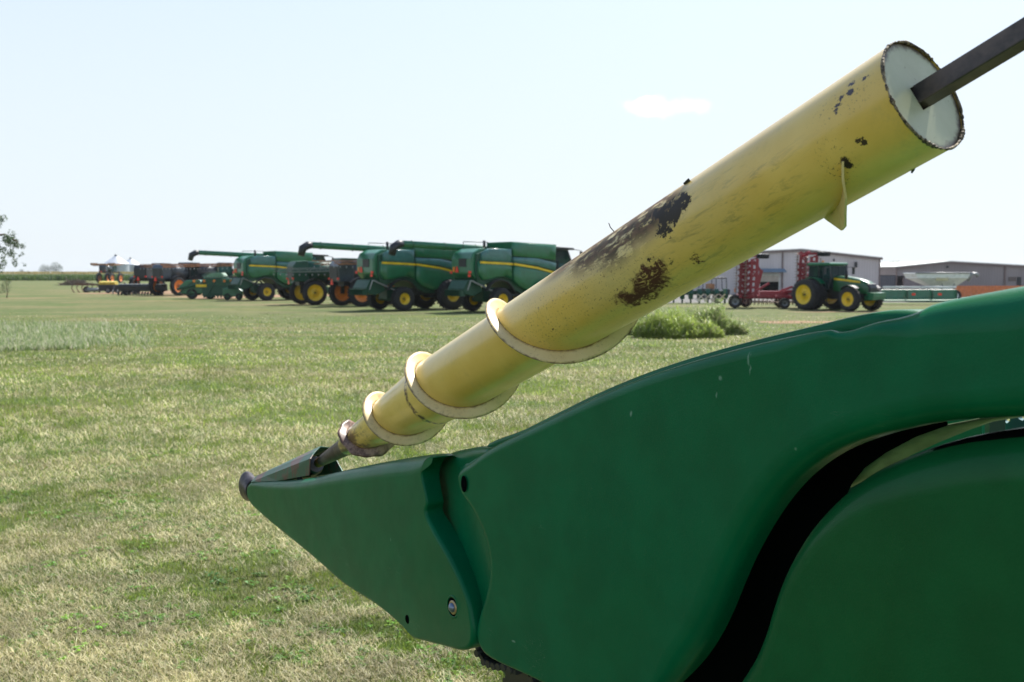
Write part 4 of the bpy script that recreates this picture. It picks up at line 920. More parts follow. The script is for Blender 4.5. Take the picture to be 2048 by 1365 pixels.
m = MB(); m.tube([(3.0, -1.0, .76), (3.0, 1.0, .76)], .13, 10); m.tube([(0, -1.7, 1.0), (0, 1.7, 1.0)], .11, 10); m.build('axle', DARK, tr)
m = MB(); 
for k in range(4): m.box(.75, 1.15, -.95, -.65, .5 + k * .28, .54 + k * .28)
m.bar((.75, -.95, .45), (.85, -.95, 1.5), .04); m.bar((1.15, -.95, .45), (1.1, -.95, 1.5), .04); m.build('step_ladder', BLK, tr)
m = MB(); m.tube([(-.3, .3, 3.06), (-.3, .3, 3.2)], .07, 10); m.build('beacon', AMB, cab)

# ---------------- folded disc harrow behind the tractor
dh = thing('disc_harrow', 'dark red disc harrow with both wings folded upright behind the tractor', 'disc harrow', rear_at(1530, 68.5, A), R(-8))
m = MB(); m.bar((-1.6, 0, .75), (3.6, 0, .62), .16, .2); 
for y_ in (-.7, .7): m.bar((-1.8, y_, .8), (1.6, y_, .8), .13, .16)
for x_ in (-1.8, -.6, .6, 1.6): m.bar((x_, -1.6, .8), (x_, 1.6, .8), .13, .16)
m.bar((1.6, -.7, .8), (3.4, 0, .62), .12, .14); m.bar((1.6, .7, .8), (3.4, 0, .62), .12, .14); m.bar((.4, 0, .9), (1.8, 0, 1.45), .14, .16); m.bar((1.8, 0, 1.45), (2.7, 0, .8), .08); m.box(-.4, 1.5, -.5, .5, .75, 1.15); m.bar((1.2, -.6, 1.1), (2.9, -.2, 1.25), .16, .2); m.bar((-.9, -.5, 1.0), (.2, -.4, 1.7), .14)
m.build('main_frame', REDP, dh)
m = MB(); m.tube([(1.5, -.15, 1.0), (2.7, -.1, .85)], .1, 10); m.build('hydraulic_cylinder', GREY, dh)
def gang(parent, p0, p1, r_=.27, n=13, mat=None):
    p0 = V(p0); p1 = V(p1); ax_ = (p1 - p0).normalized(); m = MB(); m.tube([p0, p1], .035, 6)
    s1 = ax_.cross(V((0, 1, 0)) if abs(ax_.y) < .9 else V((1, 0, 0))).normalized(); s2 = ax_.cross(s1)
    for k in range(n):
        c_ = p0 + (p1 - p0) * (k / (n - 1)); N_ = 14
        vs = [c_ + ax_ * .05] + [c_ + (s1 * math.cos(2 * PI * i / N_) + s2 * math.sin(2 * PI * i / N_)) * r_ for i in range(N_)] + [c_ + ax_ * .035]
        m.add(vs, [(0, 1 + i, 1 + (i + 1) % N_) for i in range(N_)] + [(N_ + 1, 1 + (i + 1) % N_, 1 + i) for i in range(N_)], True)
    return m.build('disc_gang', mat or paint('earth_polished_steel', (.34, .25, .2), .45, .3, var=.4, scale=4), parent)
for s_, x_, tall in ((-1, -1.75, 3.7), (1, 2.3, 3.85)):
    m = MB()
    for dx in (0, .35, .7, 1.05): m.bar((x_ + dx, s_ * .4, .8), (x_ + dx + .1, s_ * .4, tall - .35 * (dx > .6)), .17, .2)
    for z_ in (1.0, 1.4, 1.8, 2.2, 2.6, 3.0, tall - .15): m.bar((x_ - .15, s_ * .4, z_), (x_ + 1.25, s_ * .4, z_), .13, .16); m.bar((x_ + .2, s_ * .2, z_ - .2), (x_ + .7, s_ * .5, z_ + .1), .16, .2)
    m.bar((x_ + 1.05, s_ * .2, .9), (x_ + 1.45, s_ * .2, 2.6), .2, .24); m.bar((x_ + 1.4, s_ * .2, 2.5), (x_ + .9, s_ * .3, 3.2), .16); m.bar((x_, s_ * .4, 1.2), (x_ + 1.0, s_ * .4, 2.3), .12); m.bar((x_ + 1.0, s_ * .4, 2.3), (x_ + .1, s_ * .4, tall - .3), .09)
    wg = m.build('folded_wing', REDP, dh)
    gang(wg, (x_ - .3, s_ * .2 - .6, .5), (x_ - .25, s_ * .2 - .6, tall - .2), .3, 17)
    gang(wg, (x_ + .3, s_ * .2 - .75, .6), (x_ + .35, s_ * .2 - .75, tall - .4), .27, 14)
    if s_ > 0: gang(wg, (x_ + 1.25, -.2, .9), (x_ + 1.3, -.2, tall - .5), .2, 11)
    m = MB(); zz = tall - .28 
    w_ = wheel(wg, x_ + 1.05, s_ * .2, .44, .30, GREY, .5, 14, RUB, 'gauge_wheel'); w_.location = (x_ + 1.5, s_ * .1 - .3, zz + .12); mb_ = MB(); mb_.bar((x_ + .9, s_ * .4, zz - .1), (x_ + 1.5, s_ * .1 - .3, zz + .12), .1); mb_.build('wheel_arm', REDP, wg); w_.rotation_euler = (PI / 2 + .1, 0, .15)
gang(dh, (-1.4, -1.3, .42), (2.2, -1.5, .42), .28, 15); gang(dh, (-1.4, 1.2, .42), (2.0, 1.4, .42), .28, 13)
for x_, y_ in ((-2.1, -1.0), (1.1, -1.6), (-1.2, 1.2), (1.1, 1.2)): wheel(dh, x_, y_, .46 if x_ < 0 else .36, .3, GREY, .5, 16, DUSTY, 'transport_wheel')
MB().box(-2.15, -2.1, -.9, -.55, 1.1, 1.35).build('rear_marker', AMB, dh)

# ---------------- planter in front of the warehouse, left of the harrow
pl = thing('row_planter', 'green planter with silver row units left of the red harrow', 'planter', rear_at(1385, 78, A), R(-4))
m = MB(); m.bar((-3, 0, .9), (2.6, 0, .9), .18, .2); m.bar((-3, .8, .75), (2.4, .8, .75), .12, .14); m.bar((0, 0, .9), (0, 3, .6), .15); m.build('tool_bar', GREEN_D, pl)
for k in range(9):
    x_ = -2.8 + k * .66; m = MB(); m.prism([(-.35, .35), (-.45, .8), (-.2, 1.15), (.15, 1.15), (.3, .8), (.15, .35)], x_ - .16, x_ + .16, 'x'); m.tube([(x_ - .05, -.1, .25), (x_ + .05, -.1, .25)], .24, 12); m.build('row_unit', GREEN_D, pl)
for k in range(4):
    m = MB(); x_ = .3 + k * .55; m.bar((x_, -.5, .3), (x_ + .5, -.5, .75), .09); m.bar((x_, -.55, .75), (x_ + .55, -.55, .35), .06); m.tube([(x_ + .1, -.6, .28), (x_ + .1, -.52, .28)], .14, 12); m.build('closing_wheel_arm', CHROME, pl)
for x_ in (-2.2, 2.0): wheel(pl, x_, .5, .42, .28, GREY, .5, 14)
MB().box(-1.9, -1.65, -.5, -.45, 1.15, 1.4).build('rear_marker', AMB, pl)
# open sided machine with a canopy behind it
cn = thing('utility_vehicle', 'open utility vehicle with a black canopy by the warehouse wall', 'utility vehicle', rear_at(1425, 92, A), R(5))
MB().prism([(-1.3, .45), (-1.35, .95), (-.2, .95), (0, .7), (.8, .75), (1.3, .95), (1.45, .8), (1.4, .45)], -.7, .7).build('body', DARK, cn, bev=.04)
MB().prism([(-1.2, 1.85), (-1.1, 1.98), (1.0, 1.98), (1.15, 1.85)], -.75, .75).build('canopy', BLK, cn, bev=.03)
m = MB()
for s_ in (-1, 1):
    for x_ in (-1.15, .1, 1.1): m.bar((x_, s_ * .7, .85), (x_ * .95, s_ * .7, 1.87), .06)
m.build('roll_cage', BLK, cn)
MB().box(-.5, 0, -.6, .6, .9, 1.4).build('seat', BROWN, cn)
for x_ in (-.9, .95):
    for s_ in (-1, 1): wheel(cn, x_, s_ * .65, .33, .25, GREY, .5, 14)

# ---------------- draper header beyond the tractor
dr = thing('draper_header', 'long green grain header with a pale toothed reel right of the tractor', 'header', rear_at(1838, 75, A), R(0))
MB().prism([(-.7, .25), (-.75, .35), (-.1, .5), (.0, 1.15), (.15, 1.15), (.15, .25)], -2.9, 2.75, 'x').build('back_frame', GREEN, dr, bev=.03)
m = MB()
for x_ in (-2.92, -1.0, .9, 2.72): m.bar((x_, -.2, .3), (x_, -.2, 1.1), .07)
m.build('rib', GREEN_D, dr)
m = MB(); m.tube([(-2.8, -.1, 1.33), (-.05, -.1, 1.33)], .06, 10); m.tube([(.15, -.1, 1.33), (2.7, -.1, 1.33)], .06, 10)
for k in range(58): x_ = -2.75 + k * .095; m.bar((x_, -.12, 1.40), (x_, -.18, 1.24), .045)
m.build('reel', WHITE, dr)
for x_ in (-.75, 1.2): MB().box(x_ - .13, x_ + .13, -.82, -.78, .72, .88).build('reflector', REDL, dr)
m = MB(); m.bar((-2.85, -.1, .0), (-2.85, .4, .5), .1); m.bar((2.65, -.1, .0), (2.65, .4, .5), .1); m.build('skid', DARK, dr)

# ---------------- white hopper trailer
hp = thing('hopper_trailer', 'white fertiliser hopper trailer rising behind the green header', 'hopper trailer', rear_at(1876, 84, A), R(0))
m = MB(); top = [(-2.55, 0), (2.3, 0)]
def frus(m, x0, x1, y0, y1, z1, X0, X1, Y0, Y1, z0):
    vs = [(x0, y0, z1), (x1, y0, z1), (x1, y1, z1), (x0, y1, z1), (X0, Y0, z0), (X1, Y0, z0), (X1, Y1, z0), (X0, Y1, z0)]
    return m.add(vs, [(0, 4, 5, 1), (1, 5, 6, 2), (2, 6, 7, 3), (3, 7, 4, 0), (4, 7, 6, 5)])
frus(m, -2.5, 2.05, -1.3, 1.3, 2.35, -2.3, 1.9, -1.3, 1.3, 2.0); frus(m, -2.3, 1.9, -1.29, 1.29, 2.0, -.5, 1.0, -.6, .6, 1.15)
o = m.build('hopper', WHITE, hp); s = o.modifiers.new('thickness', 'SOLIDIFY'); s.thickness = .04
m = MB(); m.tube([(-2.52, -1.32, 2.38), (2.07, -1.32, 2.38)], .06, 8); m.tube([(-2.52, 1.32, 2.38), (2.07, 1.32, 2.38)], .06, 8); m.build('hopper_rim', GREY, o)
m = MB(); m.box(-.8, .2, -1.33, -1.30, 1.75, 1.98); m.build('hopper_panel', paint('cream_panel', (.55, .5, .3), .5), o)
m = MB(); m.tube([(2.2, -.5, 1.7), (2.5, -.5, 2.3), (2.9, -.5, 2.3), (3.05, -.5, 2.1)], .16, 10); m.build('discharge_auger', GREY, hp)
MB().box(-.3, .8, -.9, .9, .75, 1.15).build('chassis', WHITE, hp, bev=.03)
m = MB()
for x_ in (-.1, .9): m.bar((x_, -.9, 1.9), (x_, -.9, .8), .09)
m.build('hopper_leg', GREY, hp)
for x_ in (-.2, .9):
    for s_ in (-1, 1): wheel(hp, x_, s_ * 1.1, .5, .35, WHITE, .5, 16)

# ---------------- orange fence and dark fence at the yard edge
of = thing('orange_fence', 'long orange metal fence standing before the right warehouse', 'fence', (gx(1905, 92), 92, 0))
m = MB(); 
for k in range(44): m.box(k * .28, k * .28 + .25, -.02 + .01 * (k % 2), .03 + .01 * (k % 2), .12, 1.2)
m.build('panel_sheet', TERRA, of)
m = MB()
for k in range(7): m.box(k * 2 - .04, k * 2 + .04, .05, .13, 0, 1.25)
m.bar((0, .07, .35), (12.3, .07, .35), .06); m.bar((0, .07, 1.1), (12.3, .07, 1.1), .06); m.build('fence_frame', paint('brown_fence_steel', (.3, .12, .05), .6), of)
df = thing('steel_fence', 'dark grey sheet fence between the two warehouses', 'fence', (gx(1752, 118), 118, 0))
m = MB()
for k in range(14): m.box(k * .26 - .3, k * .26 - .07, 0, .04, .05, 2.05)
m.build('panel_sheet', paint('slate_sheet', (.07, .08, .1), .5), df); m = MB(); m.box(-.35, 3.4, .05, .12, 2.0, 2.12); m.build('top_rail', DARK, df)

# ---------------- warehouses
def siding(name, c, scale=3.2):
    t = MT(name, .5); S = t.n('ShaderNodeSeparateXYZ'); t.put(S.inputs[0], t.tc.outputs['Object'])
    wv = t.math('FRACT', t.math('MULTIPLY', t.math('ADD', S.outputs[0], S.outputs[1]), scale)); rib = t.step(t.math('ABSOLUTE', t.math('SUBTRACT', wv, .5)), .36, .44)
    pn = t.noise(.35, 3, .6, t.vmath('MULTIPLY', t.tc.outputs['Object'], (1, 1, .3)))
    c_ = t.mix(t.step(pn, .3, .7), tuple(x * .88 for x in c), tuple(min(1, x * 1.08) for x in c)); c_ = t.mix(t.math('MULTIPLY', rib, .25), c_, tuple(x * .6 for x in c))
    t.base(c_); t.bump(rib, .6, .03); return t.m
SID = siding('beige_ribbed_siding', (.56, .51, .50)); SID2 = siding('taupe_ribbed_siding', (.27, .235, .23))
TRIM = paint('pale_trim', (.55, .56, .5), .5); BRTRIM = paint('brown_trim', (.18, .13, .12), .5)
def warehouse(label, x0, x1, y, depth, eave, peak, mat, trim, feats, peakx=None, w_=None, rz=0):
    t = thing('warehouse', label, 'warehouse', ((x0 + x1) / 2, y, 0), rz, 'metal warehouses behind the yard'); L = (x1 - x0) / 2; pk = (peakx - (x0 + x1) / 2) if peakx is not None else 0
    MB().prism([(-L, 0), (-L, eave), (pk, peak), (L, eave), (L, 0)], 0, depth).build('wall', mat, t)
    m = MB(); o_ = .25
    for a, b in (((-L - o_, eave - .02), (pk, peak + .06)), ((pk, peak + .06), (L + o_, eave - .02))):
        m.add([(a[0], -o_, a[1]), (b[0], -o_, b[1]), (b[0], depth + o_, b[1]), (a[0], depth + o_, a[1]), (a[0], -o_, a[1] + .1), (b[0], -o_, b[1] + .1), (b[0], depth + o_, b[1] + .1), (a[0], depth + o_, a[1] + .1)],
              [(0, 1, 2, 3), (7, 6, 5, 4), (0, 4, 5, 1), (2, 6, 7, 3), (0, 3, 7, 4), (1, 5, 6, 2)])
    m.build('roof', TRIM, t)
    m = MB()
    for a, b in (((-L - o_, eave - .12), (pk, peak - .04)), ((pk, peak - .04), (L + o_, eave - .12))): m.bar((a[0], -o_ + .02, a[1]), (b[0], -o_ + .02, b[1]), .06, .2)
    m.bar((-L, -.04, 0), (-L, -.04, eave), .12); m.bar((L, -.04, 0), (L, -.04, eave), .12); m.build('trim', trim, t)
    for f_ in feats: f_(t, -(x0 + x1) / 2)
    return t
def door_open(px0, px1, z1, Y):
    def f(t, ox):
        a, b = gx(px0, Y) + ox, gx(px1, Y) + ox; m = MB(); m.box(a - .1, a, -.1, -.01, 0, z1 + .1); m.box(b, b + .1, -.1, -.01, 0, z1 + .1); m.box(a, b, -.1, -.01, z1, z1 + .3); m.build('door_frame', TRIM, t)
        d = MB().box(a, b, -.06, -.02, 0, z1 * .68).build('doorway', HOLE, t); MB().box(a, b, -.07, -.02, z1 * .68, z1).build('roller_door', paint('cream_roller', (.45, .4, .33), .5), t)
        m = MB(); m.add([(a - .6, -.02, z1 + .75), (b + .6, -.02, z1 + .75), (b + .6, -1.1, z1 + .4), (a - .6, -1.1, z1 + .4)], [(0, 1, 2, 3)]); o = m.build('awning', paint('blue_grey_awning', (.12, .2, .27), .4), t); s = o.modifiers.new('thickness', 'SOLIDIFY'); s.thickness = .08
    return f
def box_feat(nm, px0, px1, z0, z1, Y, mat, d=.08):
    def f(t, ox): MB().box(gx(px0, Y) + ox, gx(px1, Y) + ox, -d, -.02, z0, z1).build(nm, mat, t)
    return f
Yw = 112
warehouse('tall pale beige metal warehouse behind the red harrow and tractor', gx(1255, Yw), gx(1757, Yw), Yw, 35, 4.05, 4.95, SID, BRTRIM,
          [door_open(1519, 1556, 2.05, Yw), box_feat('downspout', 1562, 1564.5, 0, 4.7, Yw, BRTRIM, .12), box_feat('wall_lamp', 1707, 1711, 3.0, 3.6, Yw, DARK, .3), box_feat('wall_vent', 1664, 1667, 3.7, 3.95, Yw, DARK), box_feat('wall_panel', 1600, 1601.5, 0, 4.7, Yw, TRIM, .05)], peakx=gx(1600, Yw))
Yw2 = 118
warehouse('lower taupe metal warehouse behind the orange fence and white hopper', gx(1791, Yw2), gx(2100, Yw2), Yw2, 30, 3.05, 3.65, SID2, BRTRIM,
          [box_feat('roller_door', 1806, 1850, 0, 1.75, Yw2, paint('mauve_roller_door', (.22, .18, .18), .5)), box_feat('door_frame', 1803, 1806, 0, 1.85, Yw2, BRTRIM, .1), box_feat('downspout', 2006, 2009, 0, 3.3, Yw2, BRTRIM, .12), box_feat('wall_lamp', 1890, 1893.5, 3.0, 3.2, Yw2, DARK, .2), box_feat('door', 2032, 2040, 0, 1.9, Yw2, DARK), box_feat('window', 2015, 2030, 1.4, 1.9, Yw2, paint('brown_window', (.12, .09, .08), .3))], peakx=gx(1897, Yw2))

# ---------------- grain bins
t = MT('galvanised_corrugated', .4, .35); S = t.n('ShaderNodeSeparateXYZ'); t.put(S.inputs[0], t.tc.outputs['Object']); rb = t.math('FRACT', t.math('MULTIPLY', S.outputs[2], 1.1))
t.base(t.mix(t.step(t.math('ABSOLUTE', t.math('SUBTRACT', rb, .5)), .3, .5), (.42, .46, .52), (.3, .34, .4))); t.bump(rb, .4, .1); GALV = t.m
def bin_(label, px, Y, r_, eave, peak):
    t = thing('grain_bin', label, 'grain bin', (gx(px, Y), Y, 0), 0, 'galvanised grain bins beyond the corn')
    def rev(prof, nm, mat, par):
        m = MB(); n = len(prof); vs = [(r1 * math.cos(2 * PI * k / 40), r1 * math.sin(2 * PI * k / 40), z1) for k in range(40) for r1, z1 in prof]
        m.add(vs, [(k * n + i, k * n + i + 1, ((k + 1) % 40) * n + i + 1, ((k + 1) % 40) * n + i) for k in range(40) for i in range(n - 1)], True); return m.build(nm, mat, par)
    rev([(r_, 0), (r_, eave)], 'wall', GALV, t); rf = rev([(r_ + .25, eave - .15), (r_ * .12, peak)], 'roof', paint('pale_galvanised_roof', (.62, .64, .66), .35, .3), t); rev([(r_ * .14, peak - .2), (r_ * .14, peak + .5), (.01, peak + .8)], 'vent', GREY, rf)
    m = MB(); m.bar((r_ * .5, -r_ * .9, .5), (r_ * .5, -r_ * .9, eave), .3, .1); m.build('ladder', GREY, t)
bin_('larger grain bin with a bright cone roof left of its neighbour', 235, 430, 5.2, 6.4, 9.6)
bin_('smaller grain bin on the right, half behind the larger one', 264, 455, 4.2, 6.2, 8.7)

# ---------------- left end: low implements
hd = thing('mower_conditioner', 'green pulled harvest machine with a rounded ribbed hood left of the combines', 'harvest machine', rear_at(415, 92, A), R(6))
MB().prism([(-2.1, .5), (-2.3, 1.2), (-1.7, 1.7), (-.5, 1.75), (.1, 1.1), (0, .5)], -.9, .9).build('front_unit', GREEN, hd, bev=.05)
m = MB(); m.prism([(-.2, .35), (-.3, 1.6), (0, 1.95), (2.7, 1.85), (3.1, 1.5), (3.0, .35)], -1.2, 1.2); m.build('main_hood', GREEN_D, hd, bev=.08)
m = MB()
for k in range(12): a = .25 + k * .17; m.bar((-.15 + k * .2, -1.24, 2.0 + .55 * math.sin(a * 1.4)), (.45 + k * .2, -1.24, 1.25), .05)
m.build('hood_rib', GREEN, hd)
m = MB(); m.prism([(-.1, 1.98), (.5, 2.35), (1.5, 2.4), (1.7, 2.1), (1.2, 1.95)], -1.0, 1.0); m.build('top_cover', paint('pale_green_cover', (.3, .4, .3), .4), hd)
m = MB(); m.box(-.75, .2, -1.26, -1.22, 1.1, 1.35); m.build('yellow_decal', YEL, hd)
for x_ in (-.9, 0, .9, 1.8, 2.4): MB().box(x_ - .1, x_ + .1, -1.32, -1.28, 1.55, 1.75).build('marker_light', AMB, hd)
m = MB()
for k in range(9): m.box(-.1 + k * .3, .02 + k * .3, -1.3, -1.0, .12, .4)
m.bar((-.2, -1.15, .35), (2.6, -1.15, .35), .12); m.build('skid_row', GREEN_D, hd)
for x_ in (-1.2, .4): wheel(hd, x_, -.75, .5, .35, GREEN_D, .5, 16)
m = MB(); m.tube([(-2.5, -.9, .9), (.2, -1.2, 1.5)], .12, 8); m.bar((-2.4, -.95, .5), (-1.0, -1.0, 1.6), .12); m.bar((-1.6, -1.0, .4), (-.4, -1.1, 1.7), .1); m.bar((.3, -1.25, .5), (1.2, -1.3, 1.9), .09); m.bar((1.6, -1.25, .5), (2.6, -1.3, 1.9), .09); m.build('linkage', GREEN_D, hd)
bl = thing('header_cart', 'low green end piece with yellow hubs beside the leftmost combine', 'header cart', rear_at(468, 88, A), R(10))
MB().prism([(-.9, .3), (-.9, 1.0), (.2, 1.2), (.8, .8), (.8, .3)], -.5, .5).build('body', GREEN, bl, bev=.05)
for x_ in (-.5, .5): wheel(bl, x_, -.45, .3, .2, GREEN_D, .5, 12)
pn = thing('drill_box', 'long low dark seed drill with pale lids behind the grass edge', 'seed drill', rear_at(288, 106, A), R(0))
MB().prism([(-.5, .45), (-.6, 1.0), (-.4, 1.15), (.4, 1.15), (.5, .45)], -2.5, 2.4, 'x').build('seed_box', DARK, pn, bev=.03)
m = MB()
for k in range(10): m.box(-2.45 + k * .49, -2.02 + k * .49, -.45, .4, 1.16, 1.24)
m.build('lid', paint('pale_lid', (.4, .42, .42), .5), pn)
for k in range(16):
    m = MB(); m.bar((-2.4 + k * .31, -.3, .5), (-2.4 + k * .31, -.7, .1), .05); m.tube([(-2.42 + k * .31, -.7, .2), (-2.38 + k * .31, -.7, .2)], .2, 10); m.build('opener', BLK, pn)
for x_ in (-1.8, 1.7): wheel(pn, x_, 0, .42, .3, GREY, .5, 14)
yb = thing('insecticide_box_planter', 'dark planter section topped by yellow boxes at the left end', 'planter', rear_at(218, 118, A), R(0))
MB().box(-1.0, .95, -.5, .5, .25, 1.0).build('hopper_body', BLK, yb, bev=.05)
for k in range(4):
    x_ = -.98 + k * .49; MB().prism([(-.45, 1.0), (-.5, 1.3), (0, 1.42), (.45, 1.3), (.45, 1.0)], x_ + .01, x_ + .47, 'x').build('seed_hopper', YELD, yb, bev=.03)
m = MB(); m.bar((1.0, 0, .7), (2.8, 0, .95), .2); m.bar((1.0, -.3, .4), (2.9, -.3, .5), .15); m.tube([(1.2, -.5, .4), (1.2, -.3, .4)], .38, 14); m.bar((1.6, 0, .8), (2.0, 0, 1.25), .12); m.build('hitch_frame', DARK, yb)
wheel(yb, .2, -.62, .36, .2, GREY, .5, 14)
ch = thing('chisel_plough', 'rusty brown chisel plough with curved tines at the far left of the row', 'plough', rear_at(178, 121, A), R(4))
m = MB(); m.bar((-1.6, 0, 1.05), (1.7, 0, .95), .16); m.bar((-1.4, .9, .95), (1.6, .9, .9), .14); m.bar((-1.5, 0, 1.0), (-1.4, .9, .95), .12); m.build('frame', RUSTM, ch)
for k in range(6):
    m = MB(); x_ = -1.5 + k * .6; m.tube([(x_, 0, 1.0), (x_ - .3, -.1, .95), (x_ - .45, -.15, .6), (x_ - .3, -.2, .25), (x_ - .1, -.2, .03)], .06, 6); m.build('tine', RUSTM, ch)
m = MB(); m.tube([(.0, -.3, .35), (1.6, -.3, .35)], .24, 14); m.build('packer_roller', GREY, ch)
wheel(ch, -.4, .5, .38, .25, GREY, .5, 14)
wg = thing('tillage_wing', 'dark low tillage frame lying beside the yellow topped planter', 'tillage frame', rear_at(250, 113, A), R(2))
m = MB()
for z_, y_ in ((.9, 0), (.55, -.4), (.3, -.8)): m.bar((-1.2, y_, z_), (1.6, y_, z_ + .15), .14)
for k in range(5): m.bar((-1.1 + k * .6, 0, 1.0), (-1.0 + k * .6, -.8, .3), .1)
m.build('frame', DARK, wg)
for k in range(5):
    m = MB(); x_ = -1.0 + k * .55; m.tube([(x_, -.9, .25), (x_ + .04, -.9, .25)], .25, 14); m.build('coulter', GREY, wg)

# ================================================================== VEGETATION
# corn field beyond the row
n = 60000; yy = 300 + 90 * rng.random(n) ** 1.6; x0 = -.56 * yy - 40; xx = x0 + (gx(1300, yy) - x0) * rng.random(n)
w_ = rng.random(n); top_ = rng.random(n) < .22
cb = np.where(top_[:, None], lerp3((.3, .24, .09), (.42, .34, .15), rng.random(n)), lerp3((.05, .10, .02), (.12, .19, .04), rng.random(n)))
ln = np.where(top_, .7 + .3 * rng.random(n), 1.5 + .8 * rng.random(n)); zz = np.where(top_, 1.95 + .2 * rng.random(n), .15 * rng.random(n))
cf = blades('corn_field', xx, yy, zz, ln, .10 + .14 * rng.random(n), np.where(top_, .1, .05 + .3 * rng.random(n)), cb, BLADE, bend=.8)
tag(cf, 'ripening corn field with tan tassels along the horizon', 'corn field', kind='stuff')

# brush pile: tangled twigs
m = MB(); r = random.Random(8)
for k in range(900):
    a = r.gauss(0, 1); x_ = max(-1, min(1, a * .45)); hh = (1 - x_ * x_) * .9; p = V((x_ * 2.9, r.gauss(0, .8), max(.03, r.uniform(.05, hh + .05)))); d = V((r.gauss(0, 1), r.gauss(0, .6), r.gauss(0, .35))).normalized() * r.uniform(.3, 1.0)
    q = p + d; q.z = max(.02, q.z); m.bar(p, q, r.uniform(.02, .06))
o = m.build('brush_pile', paint('dead_twigs', (.13, .095, .07), .9, var=.4, scale=1)); o.location = (gx(152, 190), 190, 0); tag(o, 'low heap of dead brown brush in front of the corn at left', 'brush pile')

def leaf_cloud(name, pts, size, c0, c1, r, parent=None, drop=0):
    n = len(pts); vs = []; fs = []; cl_ = []
    for i, p in enumerate(pts):
        a = r.uniform(0, 2 * PI); el = r.uniform(-.9, .5) - drop; L = size * r.uniform(.6, 1.3); d = V((math.cos(a) * math.cos(el), math.sin(a) * math.cos(el), math.sin(el))) * L; sd = V((-math.sin(a), math.cos(a), r.uniform(-.5, .5))) * L * .26
        o_ = len(vs); vs += [p, p + d * .5 + sd, p + d, p + d * .5 - sd]; fs.append((o_, o_ + 1, o_ + 2, o_ + 3)); f_ = r.random(); c_ = [c0[j] * (1 - f_) + c1[j] * f_ for j in range(3)] + [1]; cl_ += c_ * 4
    me = bpy.data.meshes.new(name); me.from_pydata(vs, [], fs); a_ = me.attributes.new('tint', 'FLOAT_COLOR', 'POINT'); a_.data.foreach_set('color', cl_); me.materials.append(BLADE)
    o = bpy.data.objects.new(name, me); col.objects.link(o); o.parent = parent; return o
BARK = paint('bark', (.12, .09, .065), .9, var=.35, scale=6)
def tree(name, label, loc, h, limbs, clusters, lsize, c0, c1, seed, cat='tree', n_leaf=220, tr_=.16, group=None, drop=0.):
    t = thing(name, label, cat, loc, 0, group); r = random.Random(seed); m = MB()
    m.tube([(0, 0, -.05), (.1, 0, h * .25), (-.05, .1, h * .5), (.1, 0, h * .8)], [tr_, tr_ * .8, tr_ * .55, tr_ * .2], 10)
    for b in limbs:
        P_ = [V(q) for q in b]; m.tube(P_, [tr_ * .45 * (1 - i / (len(P_))) + .012 for i in range(len(P_))], 7)
    m.build('trunk', BARK, t); pts = []
    for cx_, cy_, cz, rx, rz_ in clusters:
        for k in range(int(n_leaf * rx * rz_)):
            while True:
                p = V((r.uniform(-1, 1), r.uniform(-1, 1), r.uniform(-1, 1)))
                if p.length < 1 and r.random() < .25 + .75 * p.length: break
            pts.append(V((cx_ + p.x * rx, cy_ + p.y * rx, cz + p.z * rz_)))
    leaf_cloud('crown', pts, lsize, c0, c1, r, t, drop); return t
# tree at the left edge: trunk outside the frame, drooping sprays reach in
Yt = 40; ex = gx(0, Yt); tx = ex - 3.2
def lz(py): return CAMH - (py - HOR) / F * Yt
r = random.Random(5); clusters = []
def spray(p0, p1, n, s_):
    for k in range(n):
        q = (k + .5) / n; sag = -.25 * math.sin(q * PI * .6) * q
        clusters.append((p0[0] + (p1[0] - p0[0]) * q + r.gauss(0, .05), r.gauss(0, .3), p0[1] + (p1[1] - p0[1]) * q + sag + r.gauss(0, .05), s_ * r.uniform(.7, 1.2), s_ * r.uniform(.8, 1.5)))
E_ = ex - tx
spray((E_ - 1.5, lz(490)), (E_ + .25, lz(472)), 6, .17); spray((E_ + .2, lz(474)), (E_ + .78, lz(478)), 6, .17); spray((E_ + .6, lz(478)), (E_ + .92, lz(512)), 6, .13); spray((E_ + .35, lz(470)), (E_ + .5, lz(500)), 3, .12)
spray((E_ + .2, lz(485)), (E_ - .2, lz(530)), 5, .12); spray((E_ + .0, lz(495)), (E_ + .12, lz(520)), 4, .11); spray((E_ + .85, lz(500)), (E_ + .98, lz(522)), 3, .06); spray((E_ - 1.0, lz(430)), (E_ + .1, lz(428)), 4, .14); spray((E_ + .05, lz(412)), (E_ + .08, lz(445)), 3, .09)
for k in range(60): a = r.uniform(0, 2 * PI); q = r.uniform(.2, 2.1); clusters.append((q * math.cos(a) - .6, q * math.sin(a), r.uniform(3.2, 7.2), r.uniform(.3, .6), r.uniform(.25, .5)))
limbs = [[(0, 0, 2.2), (1.0, .1, 3.2), (2.2, 0, 3.8), (E_ + .3, 0, lz(470)), (E_ + .8, 0, lz(485))], [(0, 0, 3.4), (1.2, 0, 4.5), (2.4, 0, 4.9), (E_ + .08, 0, lz(425))], [(0, 0, 3), (-1.4, .4, 4.6), (-2.1, .5, 5.4)], [(2.2, 0, 3.8), (3.0, 0, lz(500)), (E_ - .1, 0, lz(530))]]
tree('drooping_tree', 'drooping leafy tree cut by the left edge of the picture', (tx, Yt, 0), 7.2, limbs, clusters, .10, (.05, .09, .045), (.13, .18, .09), 12, n_leaf=2300, tr_=.17, drop=.5)
tree('sapling', 'small sapling in front of the corn at the left edge', (gx(14, 95), 95, 0), 2.2, [], [(0, 0, 1.1, .45, .7), (.2, 0, 1.7, .3, .5), (-.5, 0, .9, .4, .5)], .12, (.03, .05, .02), (.07, .1, .04), 14, n_leaf=900, tr_=.05)
